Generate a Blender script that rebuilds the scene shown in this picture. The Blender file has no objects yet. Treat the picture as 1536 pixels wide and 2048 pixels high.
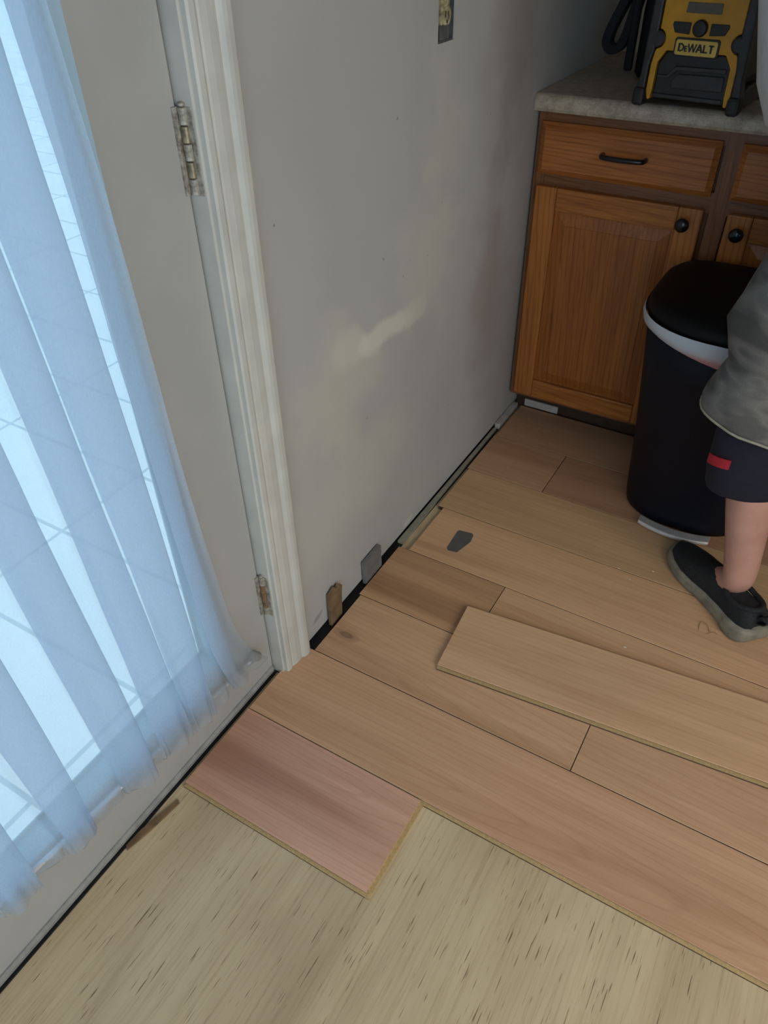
import bpy, bmesh, math, random
from mathutils import Vector, Matrix, noise
sc = bpy.context.scene
C = sc.collection
PI = math.pi
random.seed(7)

# ------------------------------------------------------------ camera
cam_d = bpy.data.cameras.new('camera'); cam = bpy.data.objects.new('camera', cam_d); C.objects.link(cam)
cam_d.sensor_fit = 'HORIZONTAL'; cam_d.sensor_width = 36.0; cam_d.lens = 1498.19 * 36.0 / 1536.0
cam_d.clip_start = 0.02
cam.matrix_world = Matrix(((0.86086, -0.31749, 0.39764, 0.0), (0.50863, 0.55974, -0.65422, 0.0),
                           (-0.01487, 0.76544, 0.64334, 1.302), (0, 0, 0, 1)))
sc.camera = cam
# ------------------------------------------------------------ light and exposure
sc.view_settings.view_transform = 'Standard'; sc.view_settings.look = 'None'
sc.view_settings.gamma = 1.0; sc.view_settings.use_curve_mapping = False
sc.view_settings.exposure = 0.0
W = bpy.data.worlds.new('sky'); sc.world = W; W.use_nodes = True
wn = W.node_tree.nodes['Background']; wn.inputs[0].default_value = (0.36, 0.66, 1.0, 1); wn.inputs[1].default_value = 1.45

def area(name, loc, target, sx, sy, power, col):
    d = bpy.data.lights.new(name, 'AREA'); d.shape = 'RECTANGLE'; d.size = sx; d.size_y = sy
    d.energy = power; d.color = col
    o = bpy.data.objects.new(name, d); C.objects.link(o); o.location = loc
    o.rotation_euler = (Vector(target) - Vector(loc)).to_track_quat('-Z', 'Y').to_euler()
    return o
wl = area('front_fill', (0.55, -0.72, 1.10), (-0.05, 0.95, 0.10), 1.6, 1.3, 3.4, (1.0, 0.89, 0.75))  # added fill from the front; the side window is the main source
wl.data.spread = 1.75
area('side_window_daylight', (1.64, -0.05, 1.35), (-0.2, 0.30, 0.10), 1.25, 1.3, 27.5, (1.0, 0.88, 0.73))
sd = bpy.data.lights.new('sun', 'SUN'); sd.energy = 2.4; sd.angle = 0.05; sd.color = (1.0, 0.97, 0.9)
so_ = bpy.data.objects.new('sun', sd); C.objects.link(so_); so_.location = (-3, 3, 6)
so_.rotation_euler = Vector((-0.004, -0.40, -0.90)).to_track_quat('-Z', 'Y').to_euler()

# ------------------------------------------------------------ helpers
def tag(o, label=None, cat=None, group=None, kind=None):
    if label: o['label'] = label
    if cat: o['category'] = cat
    if group: o['group'] = group
    if kind: o['kind'] = kind
    return o
def root(name, loc, label, cat, group=None, rz=0):
    o = bpy.data.objects.new(name, None); C.objects.link(o); o.location = loc; o.rotation_euler = (0, 0, rz)
    o.empty_display_size = 0.05
    return tag(o, label, cat, group)
def obj(name, bm, m, parent=None, smooth=False, world=True, bevel=0, seg=2):
    """link a bmesh as ONE mesh object; vertices are given in world space and re-based at the bbox base"""
    bmesh.ops.recalc_face_normals(bm, faces=bm.faces[:])
    xs = [v.co.x for v in bm.verts]; ys = [v.co.y for v in bm.verts]; zs = [v.co.z for v in bm.verts]
    c = Vector(((min(xs)+max(xs))/2, (min(ys)+max(ys))/2, min(zs)))
    if parent is not None and not world: c = Vector((0, 0, 0))
    for v in bm.verts: v.co -= c
    me = bpy.data.meshes.new(name); bm.to_mesh(me); bm.free()
    for p in me.polygons: p.use_smooth = smooth
    ms = m if isinstance(m, (list, tuple)) else [m]
    for q in ms: me.materials.append(q)
    o = bpy.data.objects.new(name, me); C.objects.link(o)
    o.location = c
    if parent is not None:
        o.parent = parent
        if world:
            pw = world_of(parent); o.matrix_local = pw.inverted() @ Matrix.Translation(c)
    if bevel:
        b = o.modifiers.new('bevel', 'BEVEL'); b.width = bevel; b.segments = seg; b.limit_method = 'ANGLE'
        b.angle_limit = math.radians(35)
        b.harden_normals = False
    return o
def world_of(o):
    m = Matrix.LocRotScale(o.location, o.rotation_euler.to_quaternion(), Vector((1, 1, 1)))
    return world_of(o.parent) @ m if o.parent else m
def box(bm, x0, x1, y0, y1, z0, z1, mi=0):
    v = [bm.verts.new(p) for p in ((x0,y0,z0),(x1,y0,z0),(x1,y1,z0),(x0,y1,z0),(x0,y0,z1),(x1,y0,z1),(x1,y1,z1),(x0,y1,z1))]
    for f in ((0,3,2,1),(4,5,6,7),(0,1,5,4),(1,2,6,5),(2,3,7,6),(3,0,4,7)):
        bm.faces.new([v[i] for i in f]).material_index = mi
    return v
def B(*a):
    bm = bmesh.new(); box(bm, *a); return bm
def prism(bm, pts, f, d0, d1, mi=0):
    """polygon pts (a,b) extruded between d0 and d1; f(a,b,d)->xyz"""
    lo = [bm.verts.new(f(a, b, d0)) for a, b in pts]; hi = [bm.verts.new(f(a, b, d1)) for a, b in pts]
    n = len(pts)
    bm.faces.new(lo).material_index = mi; bm.faces.new(hi[::-1]).material_index = mi
    for i in range(n):
        bm.faces.new((lo[i], lo[(i+1) % n], hi[(i+1) % n], hi[i])).material_index = mi
def rings(bm, R, closed=True, cap0=False, cap1=False, mi=0):
    V = [[bm.verts.new(p) for p in r] for r in R]
    n = len(V[0])
    for a, b in zip(V, V[1:]):
        for i in range(n if closed else n-1):
            j = (i+1) % n
            bm.faces.new((a[i], a[j], b[j], b[i])).material_index = mi
    if cap0: bm.faces.new(V[0][::-1]).material_index = mi
    if cap1: bm.faces.new(V[-1]).material_index = mi
    return V
def tube(bm, pts, r, n=10, caps=True, mi=0):
    pts = [Vector(p) for p in pts]; R = []
    rr = r if isinstance(r, (list, tuple)) else [r]*len(pts)
    up = Vector((0, 0, 1)); 
    t0 = (pts[1]-pts[0]).normalized()
    if abs(t0.dot(up)) > .9: up = Vector((1, 0, 0))
    a = t0.cross(up).normalized()
    for i, p in enumerate(pts):
        t = (pts[min(i+1, len(pts)-1)]-pts[max(i-1, 0)]).normalized()
        a = (a - t*a.dot(t)).normalized(); b = t.cross(a)
        R.append([p + a*rr[i]*math.cos(2*PI*k/n) + b*rr[i]*math.sin(2*PI*k/n) for k in range(n)])
    rings(bm, R, True, caps, caps, mi)
def lathe(bm, prof, f, n=24, mi=0, caps=True):
    """prof (r,h); f(x,y,h)->xyz"""
    rings(bm, [[f(r*math.cos(2*PI*k/n), r*math.sin(2*PI*k/n), h) for k in range(n)] for r, h in prof], True, caps, caps, mi)
def lerp(a, b, t): return a+(b-a)*t
def interp(tab, t):
    if t <= tab[0][0]: return tab[0][1:]
    for a, b in zip(tab, tab[1:]):
        if t <= b[0]:
            k = (t-a[0])/(b[0]-a[0]); k = k*k*(3-2*k)*0.5+k*0.5
            return [lerp(p, q, k) for p, q in zip(a[1:], b[1:])]
    return tab[-1][1:]

# ------------------------------------------------------------ materials
def newmat(name):
    m = bpy.data.materials.new(name); m.use_nodes = True
    nt = m.node_tree; return m, nt, nt.nodes['Principled BSDF']
def N(nt, t, **k):
    n = nt.nodes.new(t)
    for a, v in k.items():
        if a in n.inputs.keys(): n.inputs[a].default_value = v
        else: setattr(n, a, v)
    return n
def coords(nt, scale=(1, 1, 1), off=(0, 0, 0), kind='Object'):
    tc = N(nt, 'ShaderNodeTexCoord'); mp = N(nt, 'ShaderNodeMapping')
    mp.inputs['Scale'].default_value = scale; mp.inputs['Location'].default_value = off
    nt.links.new(tc.outputs[kind], mp.inputs['Vector']); return mp.outputs['Vector']
def noi(nt, vec, scale, detail=4, rough=0.55, dist=0.0):
    n = N(nt, 'ShaderNodeTexNoise'); n.inputs['Scale'].default_value = scale; n.inputs['Detail'].default_value = detail
    n.inputs['Roughness'].default_value = rough; n.inputs['Distortion'].default_value = dist
    nt.links.new(vec, n.inputs['Vector']); return n.outputs['Fac']
def ramp(nt, fac, stops):
    r = N(nt, 'ShaderNodeValToRGB'); e = r.color_ramp.elements
    while len(e) < len(stops): e.new(0.5)
    for i, (p, c) in enumerate(stops):
        e[i].position = p; e[i].color = (*c, 1) if len(c) == 3 else c
    nt.links.new(fac, r.inputs['Fac']); return r.outputs['Color']
def mix(nt, fac, a, b, mode='MIX'):
    n = N(nt, 'ShaderNodeMix', data_type='RGBA', blend_type=mode)
    for sock, v in ((0, fac), (6, a), (7, b)):
        if hasattr(v, 'node'): nt.links.new(v, n.inputs[sock])
        else: n.inputs[sock].default_value = v if not isinstance(v, tuple) else ((*v, 1) if len(v) == 3 else v)
    return n.outputs[2]
def bump(nt, bs, h, strength=0.2, dist=0.002):
    b = N(nt, 'ShaderNodeBump'); b.inputs['Strength'].default_value = strength; b.inputs['Distance'].default_value = dist
    nt.links.new(h, b.inputs['Height']); nt.links.new(b.outputs['Normal'], bs.inputs['Normal'])
def plain(name, col, rough=0.5, metal=0.0, var=0.12, scale=40, bmp=0.0, spec=0.5, col2=None):
    m, nt, bs = newmat(name)
    v = coords(nt); f = noi(nt, v, scale, 5)
    c2 = col2 or tuple(max(0, x*(1-var*2)) for x in col)
    c = ramp(nt, f, [(0.35, c2), (0.65, tuple(min(1, x*(1+var*0.4)) for x in col))])
    nt.links.new(c, bs.inputs['Base Color'])
    bs.inputs['Roughness'].default_value = rough; bs.inputs['Metallic'].default_value = metal
    bs.inputs['Specular IOR Level'].default_value = spec
    if bmp: bump(nt, bs, noi(nt, v, scale*3, 3), bmp, 0.001)
    return m
def plank_mat(seed, light, dark, streak=0.5, knot=None):
    m, nt, bs = newmat('plank_laminate_%d' % seed)
    light = tuple(min(0.9, a*b) for a, b in zip(light, (1.34, 1.25, 1.17))); dark = tuple(a*b for a, b in zip(dark, (1.36, 1.27, 1.18)))
    o = (seed*3.17, seed*1.91, seed*0.7)
    broad = noi(nt, coords(nt, (0.9, 11, 1), o), 1.0, 3, 0.5, 0.4)
    c = ramp(nt, broad, [(0.30, dark), (0.48, tuple(lerp(a, b, 0.65) for a, b in zip(dark, light))), (0.62, light)])
    med = noi(nt, coords(nt, (2.2, 60, 1), o), 1.0, 5, 0.6, 0.8)
    c = mix(nt, 0.75*streak, c, ramp(nt, med, [(0.30, tuple(x*0.62 for x in dark)), (0.55, light)]), 'MULTIPLY') if False else mix(nt, 1.0, c, ramp(nt, med, [(0.30, (0.90, 0.87, 0.84)), (0.58, (1, 1, 1))]), 'MULTIPLY')
    # thin cathedral lines
    w = N(nt, 'ShaderNodeTexWave', wave_type='RINGS', rings_direction='Z')
    w.inputs['Scale'].default_value = 5.5; w.inputs['Distortion'].default_value = 5.0; w.inputs['Detail'].default_value = 2.5
    w.inputs['Detail Scale'].default_value = 1.3
    nt.links.new(coords(nt, (0.42, 5.5, 1), (seed*0.37-0.3, seed*0.53-0.8, 0)), w.inputs['Vector'])
    line = ramp(nt, w.outputs['Fac'], [(0.0, (0.86, 0.82, 0.78)), (0.13, (1, 1, 1))])
    c = mix(nt, 0.55, c, line, 'MULTIPLY')
    fine = noi(nt, coords(nt, (14, 420, 1), o), 1.0, 2, 0.6)
    c = mix(nt, 0.6, c, ramp(nt, fine, [(0.3, (0.90, 0.88, 0.86)), (0.6, (1.0, 1.0, 1.0))]), 'MULTIPLY')
    if knot:
        tc = N(nt, 'ShaderNodeTexCoord'); mp = N(nt, 'ShaderNodeMapping'); mp.vector_type = 'TEXTURE'
        mp.inputs['Location'].default_value = (knot[0], knot[1], 0); mp.inputs['Scale'].default_value = (0.030, 0.013, 1)
        nt.links.new(tc.outputs['Object'], mp.inputs['Vector'])
        gd = N(nt, 'ShaderNodeTexWave', wave_type='RINGS', rings_direction='Z'); gd.inputs['Scale'].default_value = 0.55; gd.inputs['Distortion'].default_value = 1.2
        gd.inputs['Phase Offset'].default_value = 1.5; nt.links.new(mp.outputs[0], gd.inputs['Vector'])
        s2 = N(nt, 'ShaderNodeSeparateXYZ'); nt.links.new(mp.outputs[0], s2.inputs[0]); cb = N(nt, 'ShaderNodeCombineXYZ')
        nt.links.new(s2.outputs[0], cb.inputs[0]); nt.links.new(s2.outputs[1], cb.inputs[1])
        ln = N(nt, 'ShaderNodeVectorMath', operation='LENGTH'); nt.links.new(cb.outputs[0], ln.inputs[0])
        mr = N(nt, 'ShaderNodeMapRange'); mr.inputs['From Min'].default_value = 0.15; mr.inputs['From Max'].default_value = 1.3; mr.inputs['To Min'].default_value = 0.85; mr.inputs['To Max'].default_value = 0.0
        nt.links.new(ln.outputs['Value'], mr.inputs['Value'])
        c = mix(nt, mr.outputs[0], c, mix(nt, 0.6, (0.16, 0.085, 0.05), ramp(nt, gd.outputs['Fac'], [(0.2, (0.10, 0.05, 0.03)), (0.6, (0.36, 0.22, 0.14))])))
    nt.links.new(c, bs.inputs['Base Color'])
    bs.inputs['Roughness'].default_value = 0.48; bs.inputs['Specular IOR Level'].default_value = 0.4
    bs.inputs['Coat Weight'].default_value = 0.0
    return m
def oak_mat(name, axis, seed, light=(0.43, 0.15, 0.034), dark=(0.19, 0.055, 0.014)):
    m, nt, bs = newmat(name)
    s = {'x': (1.2, 22, 22), 'z': (22, 22, 1.2)}[axis]
    v = coords(nt, s, (seed, seed*2.1, seed*0.3))
    a = noi(nt, v, 1.0, 5, 0.6, 0.9)
    s2 = {'x': (0.55, 4, 9), 'z': (9, 4, 0.55)}[axis]
    w = N(nt, 'ShaderNodeTexWave', wave_type='RINGS', rings_direction='Y'); w.inputs['Scale'].default_value = 3.2
    w.inputs['Distortion'].default_value = 6; w.inputs['Detail'].default_value = 3; w.inputs['Detail Scale'].default_value = 1.2
    nt.links.new(coords(nt, s2, (seed*0.31, seed*0.17, seed*0.23)), w.inputs['Vector'])
    c = ramp(nt, a, [(0.28, tuple(lerp(p, q, 0.35) for p, q in zip(dark, light))), (0.50, tuple(lerp(p, q, 0.7) for p, q in zip(dark, light))), (0.68, light)])
    c = mix(nt, 0.5, c, ramp(nt, w.outputs['Fac'], [(0.0, (0.55, 0.45, 0.36)), (0.22, (1, 1, 1))]), 'MULTIPLY')
    s3 = {'x': (8, 260, 260), 'z': (260, 260, 8)}[axis]
    p = noi(nt, coords(nt, s3, (seed, 0, 0)), 1.0, 2, 0.6)
    c = mix(nt, 0.5, c, ramp(nt, p, [(0.36, (0.62, 0.55, 0.5)), (0.5, (1, 1, 1))]), 'MULTIPLY')
    nt.links.new(c, bs.inputs['Base Color'])
    bs.inputs['Roughness'].default_value = 0.38; bs.inputs['Specular IOR Level'].default_value = 0.45
    bump(nt, bs, p, 0.12, 0.0005)
    return m

def wall_mat():
    m, nt, bs = newmat('painted_drywall')
    v = coords(nt, (1, 1, 1), (0, 0, 0))
    base = (0.56, 0.545, 0.51)
    f = noi(nt, v, 2.2, 3, 0.5)
    c = ramp(nt, f, [(0.3, (0.385, 0.378, 0.368)), (0.7, (0.43, 0.427, 0.41))])
    # roller patches of primer in an uneven greenish cream, plus painted shade by the cabinet
    tc = N(nt, 'ShaderNodeTexCoord')
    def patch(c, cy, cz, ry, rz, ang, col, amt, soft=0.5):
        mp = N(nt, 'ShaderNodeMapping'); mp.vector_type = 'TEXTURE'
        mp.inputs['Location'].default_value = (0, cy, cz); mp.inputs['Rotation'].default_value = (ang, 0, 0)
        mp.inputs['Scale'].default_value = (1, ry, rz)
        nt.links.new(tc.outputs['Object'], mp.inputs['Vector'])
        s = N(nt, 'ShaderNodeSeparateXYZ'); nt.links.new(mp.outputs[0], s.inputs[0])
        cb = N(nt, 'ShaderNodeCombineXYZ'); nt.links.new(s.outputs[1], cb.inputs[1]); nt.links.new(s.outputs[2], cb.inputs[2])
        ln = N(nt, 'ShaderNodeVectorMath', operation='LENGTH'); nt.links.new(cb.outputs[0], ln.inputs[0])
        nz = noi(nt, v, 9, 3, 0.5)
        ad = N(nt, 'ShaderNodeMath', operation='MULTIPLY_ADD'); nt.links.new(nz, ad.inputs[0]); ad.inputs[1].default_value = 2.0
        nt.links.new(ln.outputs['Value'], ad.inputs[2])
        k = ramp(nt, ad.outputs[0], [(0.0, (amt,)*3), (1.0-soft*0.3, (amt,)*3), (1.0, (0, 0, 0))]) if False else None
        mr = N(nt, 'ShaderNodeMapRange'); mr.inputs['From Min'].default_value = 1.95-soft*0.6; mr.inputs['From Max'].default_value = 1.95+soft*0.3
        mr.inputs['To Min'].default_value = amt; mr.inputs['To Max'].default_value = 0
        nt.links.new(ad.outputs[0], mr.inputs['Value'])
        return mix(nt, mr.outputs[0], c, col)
    Y0, Z0 = WALL_ORG
    for (cy, cz, ry, rz, ang, col, amt, soft) in (
        (1.02, 0.56, 0.17, 0.13, 0.2, (0.49, 0.49, 0.425), 0.7, 0.8),
        (1.07, 0.630, 0.060, 0.040, -0.05, (0.58, 0.575, 0.505), 0.5, 0.5),
        (1.20, 0.610, 0.110, 0.030, -0.12, (0.62, 0.615, 0.54), 0.75, 0.5),
        (1.33, 0.60, 0.060, 0.030, -0.15, (0.56, 0.55, 0.48), 0.6, 0.5),
        (1.39, 0.70, 0.13, 0.16, 0.0, (0.50, 0.50, 0.43), 0.6, 0.8),
        (1.45, 0.92, 0.10, 0.16, 0.3, (0.50, 0.49, 0.42), 0.5, 0.9),
        (1.05, 0.30, 0.30, 0.12, 0.1, (0.49, 0.49, 0.43), 0.45, 0.9),
        (1.70, 0.50, 0.12, 0.30, 0.0, (0.33, 0.29, 0.265), 0.7, 1.0),  # this and the next: shade towards the cabinet painted into the wall
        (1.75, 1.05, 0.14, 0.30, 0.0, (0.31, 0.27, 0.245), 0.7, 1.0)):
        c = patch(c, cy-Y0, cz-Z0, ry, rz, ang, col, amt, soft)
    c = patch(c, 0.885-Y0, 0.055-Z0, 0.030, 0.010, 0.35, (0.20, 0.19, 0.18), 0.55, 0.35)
    c = patch(c, 1.29-Y0, 0.030-Z0, 0.035, 0.012, 0.2, (0.60, 0.58, 0.54), 0.6, 0.4)
    sp = noi(nt, v, 55, 2, 0.5)
    c = mix(nt, 1.0, c, ramp(nt, sp, [(0.21, (0.5, 0.45, 0.4)), (0.25, (1, 1, 1))]), 'MULTIPLY')
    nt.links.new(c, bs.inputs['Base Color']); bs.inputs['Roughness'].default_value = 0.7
    bump(nt, bs, noi(nt, v, 120, 3), 0.15, 0.001)
    return m
WALL_ORG = (0.2, 0.0)
XW = -0.714

def sub_mat():
    m, nt, bs = newmat('plywood_subfloor')
    v = coords(nt, (9, 0.8, 1), (0.3, 0.2, 0)); f = noi(nt, v, 1.0, 5, 0.6, 0.5)
    c = ramp(nt, f, [(0.28, (0.50, 0.385, 0.235)), (0.50, (0.59, 0.465, 0.29)), (0.72, (0.69, 0.555, 0.355))])
    f2 = noi(nt, coords(nt, (170, 5, 1)), 1.0, 4, 0.7, 0.3)
    c = mix(nt, 0.85, c, ramp(nt, f2, [(0.32, (0.80, 0.77, 0.72)), (0.52, (1, 1, 1))]), 'MULTIPLY')
    f3 = noi(nt, coords(nt, (330, 15, 1), (3, 1, 0)), 1.0, 2, 0.5)
    c = mix(nt, 0.9, c, ramp(nt, f3, [(0.29, (0.24, 0.18, 0.12)), (0.345, (1, 1, 1))]), 'MULTIPLY')
    f4 = noi(nt, coords(nt, (26, 17, 1), (1, 6, 0)), 1.0, 1, 0.4)
    c = mix(nt, 0.9, c, ramp(nt, f4, [(0.175, (0.35, 0.24, 0.15)), (0.20, (1, 1, 1))]), 'MULTIPLY')
    f5 = noi(nt, coords(nt, (3, 2.5, 1), (5, 2, 0)), 1.0, 3, 0.5)
    c = mix(nt, 0.8, c, ramp(nt, f5, [(0.35, (0.82, 0.78, 0.74)), (0.6, (1, 1, 1))]), 'MULTIPLY')
    nt.links.new(c, bs.inputs['Base Color']); bs.inputs['Roughness'].default_value = 0.75
    bump(nt, bs, f2, 0.25, 0.001)
    return m
def counter_mat():
    m, nt, bs = newmat('speckled_laminate')
    v = coords(nt)
    c = ramp(nt, noi(nt, v, 45, 6, 0.7), [(0.35, (0.30, 0.25, 0.19)), (0.55, (0.43, 0.37, 0.29)), (0.7, (0.52, 0.455, 0.365))])
    c = mix(nt, 0.6, c, ramp(nt, noi(nt, v, 260, 3, 0.6), [(0.35, (0.7, 0.66, 0.6)), (0.55, (1, 1, 1))]), 'MULTIPLY')
    nt.links.new(c, bs.inputs['Base Color']); bs.inputs['Roughness'].default_value = 0.45
    return m
def sheer_mat():
    m, nt, bs = newmat('sheer_voile')
    out = nt.nodes['Material Output']; nt.nodes.remove(bs)
    v = coords(nt)
    tr = N(nt, 'ShaderNodeBsdfTransparent'); tr.inputs[0].default_value = (0.96, 0.98, 1, 1)
    di = N(nt, 'ShaderNodeBsdfDiffuse'); di.inputs[0].default_value = (0.62, 0.62, 0.62, 1)
    tl = N(nt, 'ShaderNodeBsdfTranslucent'); tl.inputs[0].default_value = (0.62, 0.74, 0.86, 1)
    a = N(nt, 'ShaderNodeMixShader'); a.inputs[0].default_value = 0.6
    nt.links.new(di.outputs[0], a.inputs[1]); nt.links.new(tl.outputs[0], a.inputs[2])
    b = N(nt, 'ShaderNodeMixShader')
    f = noi(nt, coords(nt, (1, 500, 160)), 1.0, 2, 0.5)
    mr = N(nt, 'ShaderNodeMapRange'); mr.inputs['From Min'].default_value = 0.3; mr.inputs['From Max'].default_value = 0.7
    mr.inputs['To Min'].default_value = 0.53; mr.inputs['To Max'].default_value = 0.60
    nt.links.new(f, mr.inputs['Value']); nt.links.new(mr.outputs[0], b.inputs[0])
    nt.links.new(tr.outputs[0], b.inputs[1]); nt.links.new(a.outputs[0], b.inputs[2])
    nt.links.new(b.outputs[0], out.inputs[0])
    return m
def glass_mat():
    m, nt, bs = newmat('door_glass')
    out = nt.nodes['Material Output']; nt.nodes.remove(bs)
    tr = N(nt, 'ShaderNodeBsdfTransparent'); tr.inputs[0].default_value = (0.93, 0.97, 0.97, 1)
    gl = N(nt, 'ShaderNodeBsdfGlossy'); gl.inputs['Roughness'].default_value = 0.02
    lw = N(nt, 'ShaderNodeLayerWeight'); lw.inputs[0].default_value = 0.5
    pw = N(nt, 'ShaderNodeMath', operation='POWER'); pw.inputs[1].default_value = 5.0; nt.links.new(lw.outputs['Facing'], pw.inputs[0])
    ma = N(nt, 'ShaderNodeMath', operation='MULTIPLY_ADD'); ma.inputs[1].default_value = 0.9; ma.inputs[2].default_value = 0.03; nt.links.new(pw.outputs[0], ma.inputs[0])
    b = N(nt, 'ShaderNodeMixShader'); nt.links.new(ma.outputs[0], b.inputs[0])
    nt.links.new(tr.outputs[0], b.inputs[1]); nt.links.new(gl.outputs[0], b.inputs[2]); nt.links.new(b.outputs[0], out.inputs[0])
    return m
def camo_mat():
    m, nt, bs = newmat('grey_camo_cloth')
    v = coords(nt)
    c = ramp(nt, noi(nt, coords(nt, (1, 1, 2.2)), 9, 2, 0.45), [(0.40, (0.065, 0.064, 0.062)), (0.46, (0.11, 0.107, 0.10)), (0.56, (0.16, 0.155, 0.145)), (0.66, (0.09, 0.088, 0.087))])
    c = mix(nt, 0.5, c, ramp(nt, noi(nt, v, 400, 2), [(0.35, (0.75,)*3), (0.6, (1, 1, 1))]), 'MULTIPLY')
    nt.links.new(c, bs.inputs['Base Color']); bs.inputs['Roughness'].default_value = 0.9
    bump(nt, bs, noi(nt, v, 14, 3), 0.5, 0.006)
    return m
def skin_mat():
    m, nt, bs = newmat('skin')
    v = coords(nt)
    c = ramp(nt, noi(nt, v, 14, 4), [(0.3, (0.40, 0.20, 0.155)), (0.7, (0.52, 0.29, 0.22))])
    nt.links.new(c, bs.inputs['Base Color']); bs.inputs['Roughness'].default_value = 0.55
    bs.inputs['Subsurface Weight'].default_value = 0.08; bs.inputs['Subsurface Radius'].default_value = (0.02, 0.008, 0.004)
    return m
def deck_mat():
    m, nt, bs = newmat('pale_deck')
    v = coords(nt)
    c = ramp(nt, noi(nt, v, 3, 4), [(0.3, (0.74, 0.77, 0.72)), (0.7, (0.86, 0.87, 0.80))])
    br = N(nt, 'ShaderNodeTexBrick', offset=0.0)
    br.inputs['Scale'].default_value = 1; br.inputs['Brick Width'].default_value = 0.6; br.inputs['Row Height'].default_value = 0.3
    br.inputs['Mortar Size'].default_value = 0.006; br.inputs['Color1'].default_value = (1, 1, 1, 1); br.inputs['Color2'].default_value = (0.95, 0.97, 0.98, 1)
    br.inputs['Mortar'].default_value = (0.55, 0.62, 0.66, 1)
    nt.links.new(coords(nt, (1, 1, 1), (0, 0, 0)), br.inputs['Vector'])
    nt.links.new(mix(nt, 1.0, c, br.outputs['Color'], 'MULTIPLY'), bs.inputs['Base Color']); bs.inputs['Roughness'].default_value = 0.8
    return m

M = dict(
    wall=wall_mat(), sub=sub_mat(), counter=counter_mat(), sheer=sheer_mat(), glass=glass_mat(), camo=camo_mat(), skin=skin_mat(), deck=deck_mat(),
    ceil=plain('ceiling_white', (0.45, 0.43, 0.40), 0.9), roomw=plain('beige_wall', (0.33, 0.30, 0.26), 0.8, var=0.04, scale=3),
    trim=plain('trim_paint', (0.54, 0.54, 0.50), 0.42, var=0.05, scale=14, bmp=0.05),
    door=plain('door_paint', (0.40, 0.40, 0.388), 0.45, var=0.035, scale=6, bmp=0.03),
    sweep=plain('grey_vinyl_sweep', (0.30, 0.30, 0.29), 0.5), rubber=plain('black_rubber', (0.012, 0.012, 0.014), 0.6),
    brass=plain('worn_brass', (0.42, 0.36, 0.24), 0.35, 0.85, var=0.3, scale=90, col2=(0.20, 0.17, 0.12)),
    paintm=plain('paint_spattered_metal', (0.40, 0.385, 0.34), 0.5, 0.2, var=0.3, scale=120, col2=(0.16, 0.14, 0.11)),
    nickel=plain('brushed_nickel', (0.45, 0.45, 0.46), 0.3, 0.9), rodw=plain('white_rod', (0.66, 0.64, 0.63), 0.4),
    steel=plain('satin_steel', (0.70, 0.70, 0.70), 0.4, 0.55, var=0.05),
    seam_shade=plain('plank_seam_shade', (0.07, 0.042, 0.025), 0.8),  # core is tan; joint sides painted dark brown to deepen seam shade
    core=plain('fibreboard_core', (0.52, 0.36, 0.17), 0.8, var=0.1, scale=200),
    bin=plain('navy_black_plastic', (0.0035, 0.0045, 0.010), 0.5, var=0.05, spec=0.2), lid=plain('black_plastic_lid', (0.0025, 0.0027, 0.004), 0.55, var=0.05, spec=0.2),
    rblack=plain('charcoal_plastic', (0.028, 0.029, 0.032), 0.5, var=0.25, scale=30, bmp=0.1), rdark=plain('black_grille', (0.012, 0.013, 0.016), 0.5, var=0.3, scale=40),
    yellow=plain('yellow_plastic', (0.56, 0.27, 0.010), 0.45, var=0.1, scale=25), logo=plain('pale_yellow_plate', (0.66, 0.46, 0.10), 0.5),
    lcd=plain('grey_display', (0.10, 0.095, 0.075), 0.2), strap=plain('black_webbing', (0.006, 0.007, 0.011), 0.8),
    black=plain('black_hardware', (0.008, 0.008, 0.010), 0.22), navy=plain('navy_cloth', (0.0055, 0.0065, 0.018), 0.9, bmp=0.3, scale=60),
    red=plain('red_patch', (0.42, 0.012, 0.03), 0.6), shirt=plain('pale_grey_jersey', (0.50, 0.50, 0.50), 0.9, var=0.05, bmp=0.1),
    knit=plain('black_knit', (0.014, 0.016, 0.019), 0.85, var=0.3, scale=260, bmp=0.4), sole=plain('khaki_foam_sole', (0.24, 0.22, 0.165), 0.7, var=0.18, scale=35, bmp=0.2),
    hair=plain('brown_hair', (0.05, 0.03, 0.018), 0.7, scale=120, var=0.4), eye=plain('eye_white', (0.7, 0.7, 0.68), 0.3),
    tape=plain('grey_duct_tape', (0.105, 0.105, 0.10), 0.5, var=0.08), spgrey=plain('grey_plastic_spacer', (0.17, 0.17, 0.165), 0.6), cardw=plain('pale_grey_card', (0.42, 0.40, 0.37), 0.7),
    shim=plain('brown_wood_shim', (0.22, 0.135, 0.07), 0.8, var=0.2, scale=30), cream=plain('cream_receptacle', (0.50, 0.43, 0.26), 0.5, var=0.35, scale=90),
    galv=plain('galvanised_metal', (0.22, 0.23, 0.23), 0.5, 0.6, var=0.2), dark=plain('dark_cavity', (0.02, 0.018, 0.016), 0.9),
    toe=plain('dark_toe_kick', (0.05, 0.025, 0.013), 0.7), stem=plain('dry_plant_fibre', (0.28, 0.17, 0.06), 0.8), crumb=plain('pale_crumb', (0.7, 0.62, 0.5), 0.8),
    grey_strip=plain('grey_green_drywall_end', (0.28, 0.27, 0.21), 0.9),
)
OAKF = oak_mat('oak_face_frame_upright', 'z', 3.3, (0.23, 0.098, 0.040), (0.13, 0.048, 0.020))
OAKR = oak_mat('oak_face_frame_rail', 'x', 5.1, (0.23, 0.098, 0.040), (0.13, 0.048, 0.020))
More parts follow.
